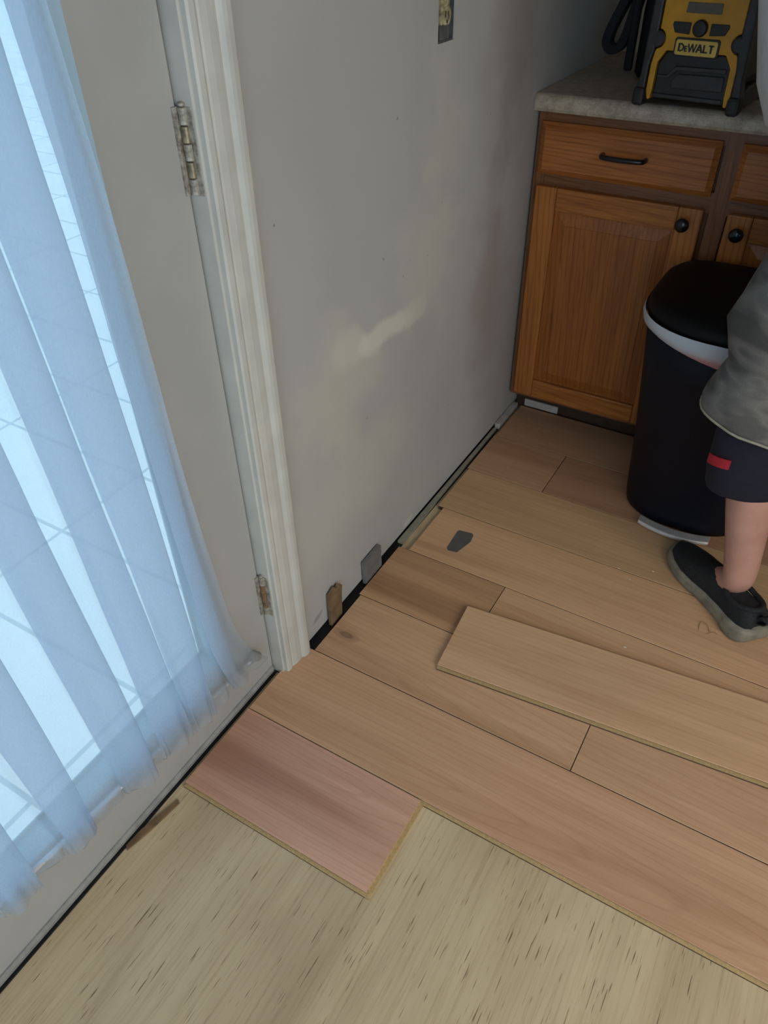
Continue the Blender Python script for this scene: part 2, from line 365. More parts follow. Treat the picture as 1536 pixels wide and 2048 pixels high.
OAKX = oak_mat('oak_drawer_front', 'x', 1.7); OAKZ = oak_mat('oak_door_stile', 'z', 7.9, (0.42, 0.155, 0.032), (0.22, 0.07, 0.015))
OAKRL = oak_mat('oak_door_rail', 'x', 9.4, (0.42, 0.155, 0.032), (0.22, 0.07, 0.015))
OAKP = oak_mat('oak_door_panel', 'z', 12.6, (0.36, 0.125, 0.027), (0.18, 0.052, 0.012))
def bagmat():
    m, nt, bs = newmat('bin_liner_film')
    s = N(nt, 'ShaderNodeSeparateXYZ'); nt.links.new(coords(nt), s.inputs[0])
    c = ramp(nt, s.outputs[2], [(0.022, (0.50, 0.25, 0.27)), (0.034, (0.45, 0.49, 0.54))])
    nt.links.new(c, bs.inputs['Base Color']); bs.inputs['Roughness'].default_value = 0.35
    return m
M['bag'] = bagmat()

# ------------------------------------------------------------ the setting
YB, YR, XR, ZC = 2.54, -0.80, 1.75, 2.42
def struct(name, bm, m, parent=None, **k):
    o = obj(name, bm, m, parent, **k)
    if parent is None: o['kind'] = 'structure'
    return o
struct('floor', B(XW-0.021, XR+0.1, YR-0.1, YB+0.1, -0.03, 0.0), M['sub'])
struct('ceiling', B(XW-0.12, XR+0.12, YR-0.12, YB+0.12, ZC, ZC+0.1), M['ceil'])
# left wall with a door opening and a box cut-out
DY0, DY1, DZ = -0.19, 0.766, 2.05
OY0, OY1, OZ0, OZ1 = 1.391, 1.457, 1.079, 1.19
bm = bmesh.new(); x0, x1 = XW-0.12, XW
box(bm, x0, x1, YR-0.12, DY0, 0.014, ZC)
box(bm, x0, x1, DY0, DY1, DZ, ZC)
box(bm, x0, x1, DY1, OY0, 0.014, ZC)
box(bm, x0, x1, OY1, YB+0.12, 0.014, ZC)
box(bm, x0, x1, OY0, OY1, 0.014, OZ0); box(bm, x0, x1, OY0, OY1, OZ1, ZC)
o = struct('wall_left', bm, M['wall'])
# keep the texture origin at a known place
d = Vector(o.location) - Vector((XW, WALL_ORG[0], WALL_ORG[1])); o.data.transform(Matrix.Translation(d)); o.location = (XW, WALL_ORG[0], WALL_ORG[1])
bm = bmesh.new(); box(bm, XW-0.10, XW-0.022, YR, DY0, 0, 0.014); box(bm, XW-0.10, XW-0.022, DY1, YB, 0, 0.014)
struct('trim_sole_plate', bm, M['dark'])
struct('wall_back', B(XW, XR, YB, YB+0.12, 0, ZC), M['roomw'])
bm = bmesh.new()
box(bm, XR, XR+0.12, YR-0.12, -0.68, 0, ZC); box(bm, XR, XR+0.12, 0.68, YB+0.12, 0, ZC)
box(bm, XR, XR+0.12, -0.68, 0.68, 0, 0.62); box(bm, XR, XR+0.12, -0.68, 0.68, 2.06, ZC)
struct('wall_right', bm, M['roomw'])
bm = bmesh.new()
for a in ((-0.68, -0.63, 0.62, 2.06), (0.63, 0.68, 0.62, 2.06), (-0.63, 0.63, 0.62, 0.67), (-0.63, 0.63, 2.01, 2.06), (-0.63, 0.63, 1.315, 1.355)): box(bm, XR+0.03, XR+0.08, *a)
w = struct('window_2', bm, M['trim'])
obj('window_pane', B(XR+0.052, XR+0.058, -0.64, 0.64, 0.66, 2.02), M['glass'], w)
bm = bmesh.new(); wx0, wx1, wz0, wz1 = -0.32, 1.42, 0.06, 2.03
box(bm, XW, wx0, YR-0.12, YR, 0, ZC); box(bm, wx1, XR, YR-0.12, YR, 0, ZC)
box(bm, wx0, wx1, YR-0.12, YR, 0, wz0); box(bm, wx0, wx1, YR-0.12, YR, wz1, ZC)
struct('wall_front', bm, M['roomw'])
bm = bmesh.new()
for a in ((wx0, wx0+0.05, wz0, wz1), (wx1-0.05, wx1, wz0, wz1), (wx0, wx1, wz0, wz0+0.05), (wx0, wx1, wz1-0.05, wz1), (0.525, 0.575, wz0, wz1)):
    box(bm, a[0], a[1], YR-0.09, YR-0.04, a[2], a[3])
w = struct('window_1', bm, M['trim'])
obj('window_pane', B(wx0+0.04, wx1-0.04, YR-0.068, YR-0.062, wz0+0.04, wz1-0.04), M['glass'], w)
struct('patio_deck', B(-30.0, XW-0.13, -12, 30, -0.16, -0.10), M['deck'])

# door frame: jamb, stop, casing
bm = bmesh.new()
box(bm, XW-0.12, XW, DY1-0.017, DY1, 0.0, DZ); box(bm, XW-0.12, XW, DY0, DY0+0.017, 0.0, DZ); box(bm, XW-0.12, XW, DY0, DY1, DZ-0.017, DZ)
box(bm, XW-0.12, XW-0.074, DY1-0.031, DY1-0.017, 0.0, DZ)
struct('trim_door_jamb', bm, M['trim'], bevel=0.0015)
prof = [(0.000, 0.000), (0.000, 0.008), (0.003, 0.0105), (0.011, 0.0115), (0.013, 0.0095), (0.017, 0.0085), (0.020, 0.0100), (0.030, 0.0125),
        (0.040, 0.0128), (0.046, 0.0122), (0.049, 0.0140), (0.052, 0.0175), (0.058, 0.0190), (0.066, 0.0190), (0.072, 0.0165), (0.075, 0.012), (0.0755, 0.000)]
def casing(name, y0, sgn, z0, z1):
    bm = bmesh.new(); n = 1
    prism(bm, prof, lambda a, b, d: (XW+b, y0+sgn*a, d), z0, z1)
    return bm
struct('trim_casing', casing('c', DY1-0.013, 1, 0.0128, DZ+0.06), M['trim'])
struct('trim_casing_left', casing('c', DY0+0.013, -1, 0.003, DZ+0.06), M['trim'])
bm = bmesh.new(); prism(bm, prof, lambda a, b, d: (XW+b, d, DZ-0.013+a), DY0-0.06, DY1+0.06)
struct('trim_casing_head', bm, M['trim'])
struct('trim_threshold', B(XW-0.125, XW-0.018, DY0+0.002, DY1-0.018, -0.01, 0.003), M['rubber'])
struct('gap_shade_strip', B(XW-0.021, XW+0.018, DY1, 2.0, 0.0, 0.0008), M['rubber'])  # black strip laid in so the gap by the wall reads as shade
struct('trim_door_gap', B(XW-0.125, XW-0.012, DY1-0.018, DY1, -0.01, 0.003), M['rubber'])

# the door
XD = -0.740; EY = 0.7440
GY0, GY1, GZ0, GZ1 = 0.005, 0.612, 0.178, 1.86
dr = root('glazed_door', (XD-0.022, 0.28, 0.006), 'white glazed exterior door closed behind the blue-lit sheer curtain', 'door')
bm = bmesh.new(); xa, xb = XD-0.044, XD
box(bm, xa, xb, DY0+0.02, GY0, 0.010, DZ-0.02); box(bm, xa, xb, GY1, EY, 0.010, DZ-0.02)
box(bm, xa, xb, GY0, GY1, 0.010, GZ0); box(bm, xa, xb, GY0, GY1, GZ1, DZ-0.02)
obj('door_slab', bm, M['door'], dr)
bm = bmesh.new()
for s, xx in ((-1, XD-0.044),):
    for (a, b, c, d) in ((GY0-0.012, GY0+0.008, GZ0-0.012, GZ1+0.012), (GY1-0.008, GY1+0.012, GZ0-0.012, GZ1+0.012), (GY0, GY1, GZ0-0.012, GZ0+0.008), (GY0, GY1, GZ1-0.008, GZ1+0.012)):
        box(bm, min(xx, xx+s*0.003), max(xx, xx+s*0.003), a, b, c, d)
obj('glass_bead', bm, M['trim'], dr)
obj('glass_pane', B(XD-0.026, XD-0.020, GY0-0.002, GY1+0.002, GZ0-0.002, GZ1+0.002), M['glass'], dr)
bm = bmesh.new(); prism(bm, [(0, 0.0085), (0.005, 0.0085), (0.006, 0.017), (0.003, 0.024), (0, 0.024)], lambda a, b, d: (XD+a, d, b), DY0+0.022, EY-0.002)
obj('door_sweep', bm, M['sweep'], dr)
# hinges: five knuckles, one leaf edge each side
def hinge(zc, label, mats):
    h = root('door_hinge', (XW-0.013, 0.748, zc-0.055), label, 'hinge', 'hinges on the right edge of the glazed door')
    L = 0.104; k = L/5
    bm = bmesh.new(); box(bm, XD-0.001, XD+0.004, 0.7365, 0.7475, zc-L/2, zc+L/2); obj('hinge_leaf', bm, M['paintm'], h, bevel=0.0006)
    bm = bmesh.new(); box(bm, XW-0.024, XW-0.004, 0.7475, 0.7500, zc-L/2, zc+L/2); obj('hinge_leaf', bm, M['paintm'], h)
    for i in range(5):
        bm = bmesh.new(); z0 = zc-L/2+i*k
        lathe(bm, [(0.0052, 0.0006), (0.0062, 0.0014), (0.0062, k-0.0014), (0.0052, k-0.0006)], lambda x, y, hh: (XD+0.0085+x, 0.7475+y, z0+hh), 14)
        obj('knuckle', bm, mats[i], h, smooth=False)
    bm = bmesh.new(); lathe(bm, [(0.0030, 0), (0.0046, 0.0015), (0.0046, 0.004), (0.002, 0.0055)], lambda x, y, hh: (XD+0.0085+x, 0.7475+y, zc+L/2+hh), 12)
    obj('pin_head', bm, M['paintm'], h)
    return h
b_, p_ = M['brass'], M['paintm']
hinge(1.045, 'upper brass door hinge, worn shiny, beside the long casing', [p_, b_, p_, b_, p_])
hinge(0.238, 'lower rusty door hinge half painted over, just above the floor', [p_, b_, M['shim'], M['shim'], p_])

# ------------------------------------------------------------ sheer curtain and rod
def zrod(y): return 0.122 + (0.67-y)*0.112
XC = -0.728
cr = root('sheer_curtain', (XC, 0.30, 0.14), 'white sheer gathered curtain hanging over the glass of the door', 'curtain')
keys = [  # y at z=1.05, y at z=0.28, forward offset
 (0.590, 0.636, 0.010), (0.572, 0.612, 0.011), (0.552, 0.592, 0.010), (0.541, 0.578, 0.007), (0.552, 0.586, 0.004), (0.572, 0.606, 0.003), (0.580, 0.618, 0.001), (0.568, 0.602, -0.002), (0.545, 0.575, -0.001), (0.50, 0.53, 0.000), (0.462, 0.497, 0.001), (0.456, 0.492, 0.005),
 (0.490, 0.515, 0.010), (0.515, 0.540, 0.011), (0.520, 0.545, 0.017), (0.508, 0.537, 0.025), (0.485, 0.515, 0.031), (0.460, 0.494, 0.024), (0.450, 0.487, 0.012),
 (0.440, 0.470, 0.001), (0.405, 0.430, 0.000), (0.399, 0.424, 0.005), (0.425, 0.448, 0.009), (0.440, 0.478, 0.012), (0.443, 0.479, 0.018), (0.425, 0.462, 0.024), (0.403, 0.436, 0.020), (0.393, 0.421, 0.010),
 (0.385, 0.410, 0.001), (0.350, 0.385, 0.000), (0.305, 0.340, 0.000), (0.300, 0.336, 0.005), (0.330, 0.365, 0.010), (0.350, 0.388, 0.014), (0.352, 0.392, 0.021), (0.335, 0.375, 0.030), (0.312, 0.352, 0.029), (0.292, 0.334, 0.013),
 (0.28, 0.32, 0.001), (0.24, 0.27, 0.000), (0.200, 0.225, 0.000), (0.192, 0.218, 0.005), (0.22, 0.245, 0.010), (0.240, 0.263, 0.014), (0.243, 0.266, 0.021), (0.228, 0.250, 0.030), (0.205, 0.228, 0.028), (0.188, 0.213, 0.013),
 (0.18, 0.20, 0.001), (0.155, 0.17, 0.000), (0.105, 0.118, 0.000), (0.10, 0.112, 0.005), (0.13, 0.14, 0.010), (0.150, 0.158, 0.014), (0.153, 0.162, 0.021), (0.135, 0.147, 0.030), (0.110, 0.122, 0.028), (0.095, 0.108, 0.012),
 (0.09, 0.10, 0.001), (0.05, 0.06, 0.000), (0.0, 0.0, 0.000), (-0.005, -0.005, 0.005), (0.03, 0.03, 0.012), (0.05, 0.05, 0.018), (0.035, 0.035, 0.028), (0.01, 0.01, 0.026), (-0.01, -0.01, 0.008),
 (-0.03, -0.03, 0.0), (-0.07, -0.07, 0.004)]
def catmull(P, per):
    out = []
    for i in range(len(P)-1):
        p0, p1, p2, p3 = P[max(i-1, 0)], P[i], P[i+1], P[min(i+2, len(P)-1)]
        for k in range(per):
            t = k/per
            out.append([0.5*((2*b)+(-a+c)*t+(2*a-5*b+4*c-d)*t*t+(-a+3*b-3*c+d)*t*t*t) for a, b, c, d in zip(p0, p1, p2, p3)])
    out.append(list(P[-1])); return out
path = catmull(keys, 7)
bm = bmesh.new(); R = []; NZ = 110
for j in range(NZ+1):
    t = j/NZ; t = 1-(1-t)**1.5
    row = []
    for i, (yt, yb, xo) in enumerate(path):
        zr = zrod(lerp(yt, yb, 1.15)) 
        z = lerp(1.90, zr-0.022, t)
        k = (1.05-z)/0.77
        y = yt+(yb-yt)*k if k > -0.6 else yt-(yb-yt)*0.6
        if z < 0.36 and i < 40: y += (1-i/40)*0.040*((0.36-z)/0.22)**3
        g = max(0.0, min(1.0, 1-(z-zr)/0.13)); g = g*g*(3-2*g)
        xo2 = xo*(1-0.45*g) + 0.0040*g*math.sin(i*0.36+2*math.sin(i*0.11)) + 0.0070*g + 0.0014*g**4*math.sin(i*1.05+1.5*math.sin(i*0.23))
        wob = noise.noise(Vector((y*9, z*3.5, xo*40)))*0.006 + noise.noise(Vector((y*30, z*16, 2.0)))*0.0022*(0.3+g*1.4)
        y += noise.noise(Vector((i*0.05, z*2.3, 7.0)))*0.006 
        dz = 0.0
        if j == NZ: dz = 0.0025*math.sin(i*0.30); 
        row.append((XC+xo2+wob, y, z+dz))
    R.append(row)
rings(bm, R, closed=False)

o = obj('curtain_panel', bm, M['sheer'], cr, smooth=True)
rd = root('curtain_rod', (XC, 0.30, 0.14), 'thin white curtain rod with grey end holding the curtain foot', 'curtain rod')
bm = bmesh.new(); xr_ = XC+0.002
tube(bm, [(xr_, y, zrod(y)) for y in (-0.12, 0.1, 0.3, 0.5, 0.672)], 0.0042, 10); obj('rod', bm, M['rodw'], rd, smooth=True)
bm = bmesh.new(); ye = 0.672
tube(bm, [(xr_-0.003, ye+0.024, zrod(ye)-0.012), (xr_-0.003, ye+0.018, zrod(ye)-0.004), (xr_-0.001, ye+0.010, zrod(ye)), (xr_, ye, zrod(ye)), (xr_, ye-0.012, zrod(ye-0.012))],
     [0.0105, 0.0095, 0.0085, 0.0070, 0.0055], 12)
obj('end_bracket', bm, M['nickel'], rd, smooth=True)

# ------------------------------------------------------------ planks
TH = 0.012
def plank(name, pts_x0, pts_x1, y0, y1, seed, light, dark, label, open_front=False, open_right=False, z=0.0, group='laminate planks clicked together across the floor', cut=None):
    bm = bmesh.new(); g = 0.0009; b = 0.0008
    ya, yb = y0+g, y1-g
    xa0, xa1 = pts_x0, pts_x1
    fx = 0.0065 if open_front else 0.0
    # cross-section in y,z; front side (y-) shows the click profile
    if open_front:
        pr = [(yb, 0), (ya+0.0010, 0), (ya+0.0010, 0.0010), (ya-0.0055, 0.0012), (ya-0.0055, 0.0046), (ya+0.0060, 0.0050), (ya+0.0060, 0.0104), (ya, 0.0106), (ya, TH-b), (ya+b, TH), (yb-b, TH), (yb, TH-b)]
    else:
        pr = [(yb, 0), (ya, 0), (ya, TH-b), (ya+b, TH), (yb-b, TH), (yb, TH-b)]
    def fx_(a, bb, d):
        return (d, a, bb+z)
    if open_right:
        prism(bm, pr, fx_, xa0+g, xa1-g)
        box(bm, xa1-g, xa1+0.0065, ya, yb, z, z+0.005)
        if open_front: box(bm, xa1-g, xa1+0.0065, ya-0.0055, ya, z+0.0012, z+0.0046)
    else:
        prism(bm, pr, fx_, xa0+g, xa1-g)
    for f in bm.faces:
        f.normal_update()
    for f in bm.faces:
        c = f.calc_center_median()
        top = c.z > z+TH-b*0.9
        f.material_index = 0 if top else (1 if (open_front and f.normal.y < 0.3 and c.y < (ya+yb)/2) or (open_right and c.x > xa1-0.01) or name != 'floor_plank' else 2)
    o = obj(name, bm, [plank_mat(seed, light, dark, knot=(-0.255, -0.026) if seed == 3 else None), M['core'], M['seam_shade']])
    return tag(o, label, 'floor plank', group)
TAN = (0.50, 0.335, 0.205); TAND = (0.36, 0.225, 0.128)
PINK = (0.52, 0.335, 0.235); PINKD = (0.29, 0.155, 0.105)
y = [0.4466+0.1922*k for k in range(9)]
XE = 1.73
plank('floor_plank', -0.7225, -0.320, y[0], y[1], 1, (0.50, 0.315, 0.235), (0.29, 0.155, 0.11), 'short pinkish laminate plank jutting out alone over the bare plywood', True, True)
plank('floor_plank', -0.7215, XE, y[1], y[2], 2, (0.48, 0.315, 0.205), (0.37, 0.225, 0.14), 'long laminate plank bordering the plywood, its left end under the door casing', True)
plank('floor_plank', -0.691, -0.1046, y[2], y[3], 3, (0.48, 0.32, 0.205), (0.31, 0.185, 0.11), 'laminate plank with a dark knot near the wall by the brown shim')
plank('floor_plank', -0.1046, XE, y[2], y[3], 4, (0.48, 0.325, 0.21), (0.34, 0.21, 0.125), 'laminate plank passing under the front edge of the loose plank, starting at a cross joint')
plank('floor_plank', -0.696, -0.404, y[3], y[4], 5, (0.45, 0.29, 0.175), (0.27, 0.16, 0.092), 'darker short laminate plank left of the loose plank, beside the grey spacer')
plank('floor_plank', -0.404, XE, y[3], y[4], 6, (0.50, 0.34, 0.21), (0.40, 0.255, 0.15), 'laminate plank mostly covered by the loose plank lying on it')
plank('floor_plank', -0.668, XE, y[4], y[5], 7, (0.50, 0.335, 0.205), (0.36, 0.22, 0.13), 'long laminate plank with a square of grey tape on it, under the shoe')
plank('floor_plank', -0.685, XE, y[5], y[6], 8, (0.42, 0.295, 0.175), (0.31, 0.205, 0.12), 'olive-toned laminate plank in front of the trash can')
plank('floor_plank', -0.690, -0.463, y[6], y[7], 9, (0.36, 0.23, 0.145), (0.27, 0.16, 0.10), 'short laminate plank by the wall, second row from the cabinet')  # this and the next two: light falloff painted in as darker colour
plank('floor_plank', -0.463, XE, y[6], y[7], 10, (0.33, 0.20, 0.13), (0.24, 0.14, 0.088), 'reddish laminate plank coloured darker for shade, running under the trash can')
plank('floor_plank', -0.686, XE, y[7], y[8]+0.004, 11, (0.33, 0.21, 0.135), (0.25, 0.155, 0.10), 'laminate plank tight against the cabinet toe kick')
# knot on the fourth row
bm = bmesh.new()
# loose plank, turned about 5.6 degrees
lp = plank('floor_plank', -0.435, 1.10, 0.9195, 0.9195+0.1885, 12, (0.52, 0.36, 0.225), (0.43, 0.285, 0.17), 'loose laminate plank lying askew on top of the laid floor', True, False, z=0.0,
           group=None)
lp.data.transform(Matrix.Translation(Vector((0.0, 0.0, 0.0))))
ang = math.atan2(0.982-0.921, 0.218+0.435)
loc = Vector(lp.location); pv = Vector((-0.435, 0.9215, 0))
lp.rotation_euler = (0, 0, ang)
lp.location = pv + Matrix.Rotation(ang, 3, 'Z') @ (loc - pv) + Vector((0, 0, 0.0122))

# ------------------------------------------------------------ things on and by the floor
bm = bmesh.new()
tp = [(-0.592, 1.336), (-0.590, 1.344), (-0.555, 1.350), (-0.549, 1.343), (-0.545, 1.318), (-0.552, 1.290), (-0.558, 1.266), (-0.582, 1.262), (-0.588, 1.270)]
prism(bm, tp, lambda a, b, d: (a, b, d), 0.0122, 0.0127)
tag(obj('tape_piece', bm, M['tape']), 'small square of grey duct tape stuck on a plank near the wall', 'tape')
def tilt_box(name, mat, org, ydir, w, h, th, lean, label, cat, bev=0.0008):
    bm = bmesh.new(); box(bm, -th, 0, 0, w, 0, h)
    for v in bm.verts: v.co = Matrix.Rotation(lean, 4, 'Y') @ v.co
    for v in bm.verts: v.co = Matrix.Rotation(ydir, 4, 'X') @ v.co
    for v in bm.verts: v.co += Vector(org)
    return tag(obj(name, bm, mat, bevel=bev), label, cat)
tilt_box('wall_spacer', M['spgrey'], (-0.700, 1.064, 0.004), 0.03, 0.073, 0.071, 0.011, 0.0, 'grey rectangular spacer standing in the gap at the foot of the wall', 'spacer')
bm = bmesh.new()
prism(bm, [(0.914, 0.002), (0.957, 0.002), (0.961, 0.070), (0.965, 0.092), (0.960, 0.089), (0.956, 0.102), (0.948, 0.098), (0.938, 0.106), (0.925, 0.101), (0.916, 0.098)],
      lambda a, b, d: (d, a, b), -0.709, -0.700)
tag(obj('wood_shim', bm, M['shim'], bevel=0.0006), 'brown wooden shim with a torn top standing against the wall by the door casing', 'shim')
bm = bmesh.new(); box(bm, -0.712, -0.696, 1.84, 1.985, 0.001, 0.020)
tag(obj('filler_strip', bm, M['cardw'], bevel=0.001), 'short pale strip wedged along the wall near the cabinet corner', 'strip')
bm = bmesh.new(); prism(bm, [(-0.711, 1.235), (-0.695, 1.235), (-0.700, 1.52), (-0.702, 1.83), (-0.711, 1.83)], lambda a, b, d: (a, b, d), 0.001, 0.009)
tag(obj('edge_strip', bm, M['grey_strip']), 'long thin fibreboard strip filling the gap along the foot of the wall', 'strip')
tilt_box('trim_offcut', M['cardw'], (0, 0, 0), 0, 0.001, 0.001, 0.001, 0, 'x', 'x')
bpy.data.objects.remove(bpy.data.objects['trim_offcut'])
bm = bmesh.new(); box(bm, -0.677, -0.567, 1.992, 1.998, 0.0125, 0.036)
tag(obj('trim_offcut', bm, M['cardw'], bevel=0.0006), 'pale grey offcut leaning on the dark toe kick under the cabinet', 'offcut')
bm = bmesh.new(); prism(bm, [(-0.713, 0.417), (-0.707, 0.413), (-0.716, 0.345), (-0.726, 0.300), (-0.733, 0.305), (-0.731, 0.340)], lambda a, b, d: (a, b, d), 0.0003, 0.0045)
tag(obj('wood_sliver', bm, M['shim']), 'thin brown wood sliver lying on the plywood beside the door bottom', 'wood sliver')
bm = bmesh.new()
pts = [(0.005, 1.318), (-0.006, 1.334), (-0.018, 1.337), (-0.021, 1.326), (-0.018, 1.310), (-0.008, 1.306), (0.004, 1.311), (0.014, 1.318), (0.024, 1.315)]
pts = [(0.040+a*0.9, b-0.006) for a, b in pts]
cp = catmull([(a, b, 0.0135+0.003*math.sin(i)) for i, (a, b) in enumerate(pts)], 5)
tube(bm, cp, 0.0006, 6); tag(obj('plant_fibre', bm, M['stem'], smooth=True), 'thin curled brown fibre on the floor beside the shoe', 'debris')
for (cx, cy, s) in ((-0.105, 1.175, 0.0030), (-0.19, 1.41, 0.0022), (-0.155, 1.385, 0.0020), (-0.115, 1.44, 0.0022)):
    bm = bmesh.new(); bmesh.ops.create_icosphere(bm, subdivisions=1, radius=s)
    for v in bm.verts: v.co = Vector((v.co.x*1.6, v.co.y*0.7, v.co.z*0.4)) + Vector((cx, cy, 0.0128+s*0.3))
    tag(obj('wood_crumb', bm, M['crumb']), 'tiny pale crumb lying on the laminate planks left of the shoe', 'crumb', 'pale crumbs on the planks')

# ------------------------------------------------------------ wall outlet
ot = root('wall_outlet', (XW-0.02, 1.424, OZ0), 'bare cream receptacle in its open metal box in the wall', 'outlet')
bm = bmesh.new(); box(bm, XW-0.075, XW-0.070, OY0+0.0005, OY1-0.0005, OZ0+0.001, OZ1-0.001)
for a in ((OY0+0.0005, OY0+0.002, OZ0+0.001, OZ1-0.001), (OY1-0.002, OY1-0.0005, OZ0+0.001, OZ1-0.001), (OY0+0.0005, OY1-0.0005, OZ0+0.001, OZ0+0.0025), (OY0+0.0005, OY1-0.0005, OZ1-0.0025, OZ1-0.001)):
    box(bm, XW-0.070, XW-0.003, *a)
obj('metal_box', bm, M['galv'], ot)
for a in (OZ0+0.003, OZ1-0.026): obj('mounting_strap', B(XW-0.006, XW-0.0045, 1.405, 1.443, a, a+0.023), M['galv'], ot)
for zc in (1.118, 1.154):
    bm = bmesh.new()
    pts = [(0.0145*math.cos(a)*1.05, max(-0.0135, min(0.0135, 0.0165*math.sin(a)))) for a in [2*PI*k/28 for k in range(28)]]
    prism(bm, pts, lambda a, b, d: (d, 1.428+a, zc+b), XW-0.028, XW-0.002)
    f = obj('receptacle_face', bm, M['cream'], ot)
    bm = bmesh.new(); box(bm, XW-0.004, XW-0.0015, 1.4215, 1.4235, zc-0.002, zc+0.008); box(bm, XW-0.004, XW-0.0015, 1.4325, 1.4345, zc-0.001, zc+0.007)
    box(bm, XW-0.004, XW-0.0015, 1.4262, 1.4302, zc-0.011, zc-0.006); obj('plug_slots', bm, M['dark'], f)
bm = bmesh.new(); box(bm, XW-0.030, XW-0.006, 1.412, 1.444, OZ0+0.024, OZ1-0.024); obj('receptacle_body', bm, M['cream'], ot)

# ------------------------------------------------------------ cabinet, drawers and doors
YF = 1.930; YP = 1.911
cb = root('base_cabinet', (-0.245, 2.2, 0.0), 'honey oak base cabinet with black hardware under the countertop', 'cabinet')
CX0, CX1 = -0.706, 0.212
bm = bmesh.new(); box(bm, CX0, CX1, YF+0.019, YB-0.005, 0.086, 0.874); obj('carcass', bm, OAKF, cb)
for a in ((CX0, CX0+0.030), (-0.2655, -0.2265), (CX1-0.030, CX1)): obj('face_stile', B(a[0], a[1], YF, YF+0.019, 0.086, 0.874), OAKF, cb)
for a, b in ((CX0+0.030, -0.2655), (-0.2265, CX1-0.030)):
    for z0, z1 in ((0.086, 0.120), (0.695, 0.742), (0.842, 0.874)): obj('face_rail', B(a, b, YF+0.0005, YF+0.0185, z0, z1), OAKR, cb)
obj('toe_kick', B(CX0, CX1, 2.003, 2.015, 0.0, 0.086), M['toe'], cb)
def slab_front(name, x0, x1, z0, z1, mat, par):
    """drawer front with a wide chamfered edge"""
    bm = bmesh.new(); c = 0.013
    R = []
    for ins, yy in ((0, YF-0.0005), (0, YP+0.010), (0.003, YP+0.008), (c, YP), ):
        R.append([(x0+ins, yy, z0+ins), (x1-ins, yy, z0+ins), (x1-ins, yy, z1-ins), (x0+ins, yy, z1-ins)])
    rings(bm, R, True, True, True); return obj(name, bm, mat, par)
def knob(x, z, par):
    bm = bmesh.new()
    lathe(bm, [(0.008, 0), (0.0085, 0.002), (0.0055, 0.005), (0.0055, 0.011), (0.0135, 0.015), (0.0165, 0.020), (0.0150, 0.0255), (0.009, 0.029), (0.003, 0.0302)], lambda a, b, h: (x+a, YP-h, z+b), 24)
    obj('knob', bm, M['black'], par, smooth=True)
def raised_door(x0, x1, z0, z1, kx, kz, par):
    w = 0.056
    dd = root('door', ((x0+x1)/2, YF, z0), None, None); dd.parent = par
    dd.location = Vector(dd.location)-Vector(par.location)
    bm = bmesh.new()
    bm.free()
    for a, b in ((x0, x0+w), (x1-w, x1)): obj('stile', B(a, b, YP, YF-0.0005, z0, z1), OAKZ, dd, bevel=0.003)
    for a, b in ((z0, z0+w), (z1-w, z1)): obj('rail', B(x0+w+0.0004, x1-w-0.0004, YP, YF-0.0005, a, b), OAKRL, dd, bevel=0.003)
    bm = bmesh.new(); R = []
    for ins, yy in ((-0.004, YF-0.003), (-0.004, YP+0.011), (0.006, YP+0.0105), (0.033, YP+0.0025), (0.034, YP+0.0015)):
        a, b, c, d = x0+w+ins, x1-w-ins, z0+w+ins, z1-w-ins
        R.append([(a, yy, c), (b, yy, c), (b, yy, d), (a, yy, d)])
    rings(bm, R, True, True, True); obj('panel', bm, OAKP, dd)
    knob(kx, kz, dd)
def pull(xc, z, par):
    bm = bmesh.new(); L = 0.051
    cp = catmull([(xc-L, YP, z), (xc-L, YP-0.012, z), (xc-L+0.006, YP-0.022, z), (xc-L*0.4, YP-0.027, z), (xc, YP-0.028, z), (xc+L*0.4, YP-0.027, z), (xc+L-0.006, YP-0.022, z), (xc+L, YP-0.012, z), (xc+L, YP, z)], 5)
    tube(bm, cp, 0.0058, 10); obj('pull_handle', bm, M['black'], par, smooth=True)
for x0, x1, pc in ((-0.694, -0.271, -0.480), (-0.228, 0.195, -0.016)):
    d = slab_front('drawer', x0, x1, 0.734, 0.853, OAKX, cb); pull(pc, 0.797, d)
raised_door(-0.690, -0.275, 0.101, 0.706, -0.3125, 0.672, cb)
raised_door(-0.221, 0.190, 0.101, 0.706, -0.190, 0.669, cb)
# countertop: rolled front edge
bm = bmesh.new()
pr = [(YB-0.001, 0.876), (YB-0.001, 0.914)] + [(1.9005+0.018-0.018*math.sin(a)*1.0, 0.914-0.018+0.018*math.cos(a)) for a in [PI/2*k/6 for k in range(7)]] + [(1.9005, 0.884), (1.904, 0.877), (1.912, 0.876)]
prism(bm, pr, lambda a, b, d: (d, a, b), XW+0.001, 0.30)
tag(obj('countertop', bm, M['counter'], bevel=0.0008), 'beige speckled laminate countertop with rounded front edge on the oak cabinet', 'countertop')

# ------------------------------------------------------------ job-site radio
RY = math.atan2(-0.0203, 0.1977)
ra = root('jobsite_radio', (-0.459+0.095*math.cos(RY), 1.8905+0.095*math.sin(RY), 0.914), 'yellow and black job-site radio with dark display on the countertop', 'radio', None, RY)
def rp(name, bm, mat, par=ra, bevel=0, smooth=False):
    o = obj(name, bm, mat, None, smooth=smooth, bevel=bevel)
    o.parent = par
    if par is not ra: o.location = Vector(o.location)-par_off[par.name]
    par_off[o.name] = Vector(o.location) if par is ra else None
    return o
par_off = {}
FXZ = lambda a, b, d: (a, d, b)
def mirror(P): return P + [(-a, b) for a, b in P[::-1]]
# core housing
bm = bmesh.new(); box(bm, -0.088, 0.088, 0.020, 0.200, 0.012, 0.245); rp('housing', bm, M['rblack'], bevel=0.008)
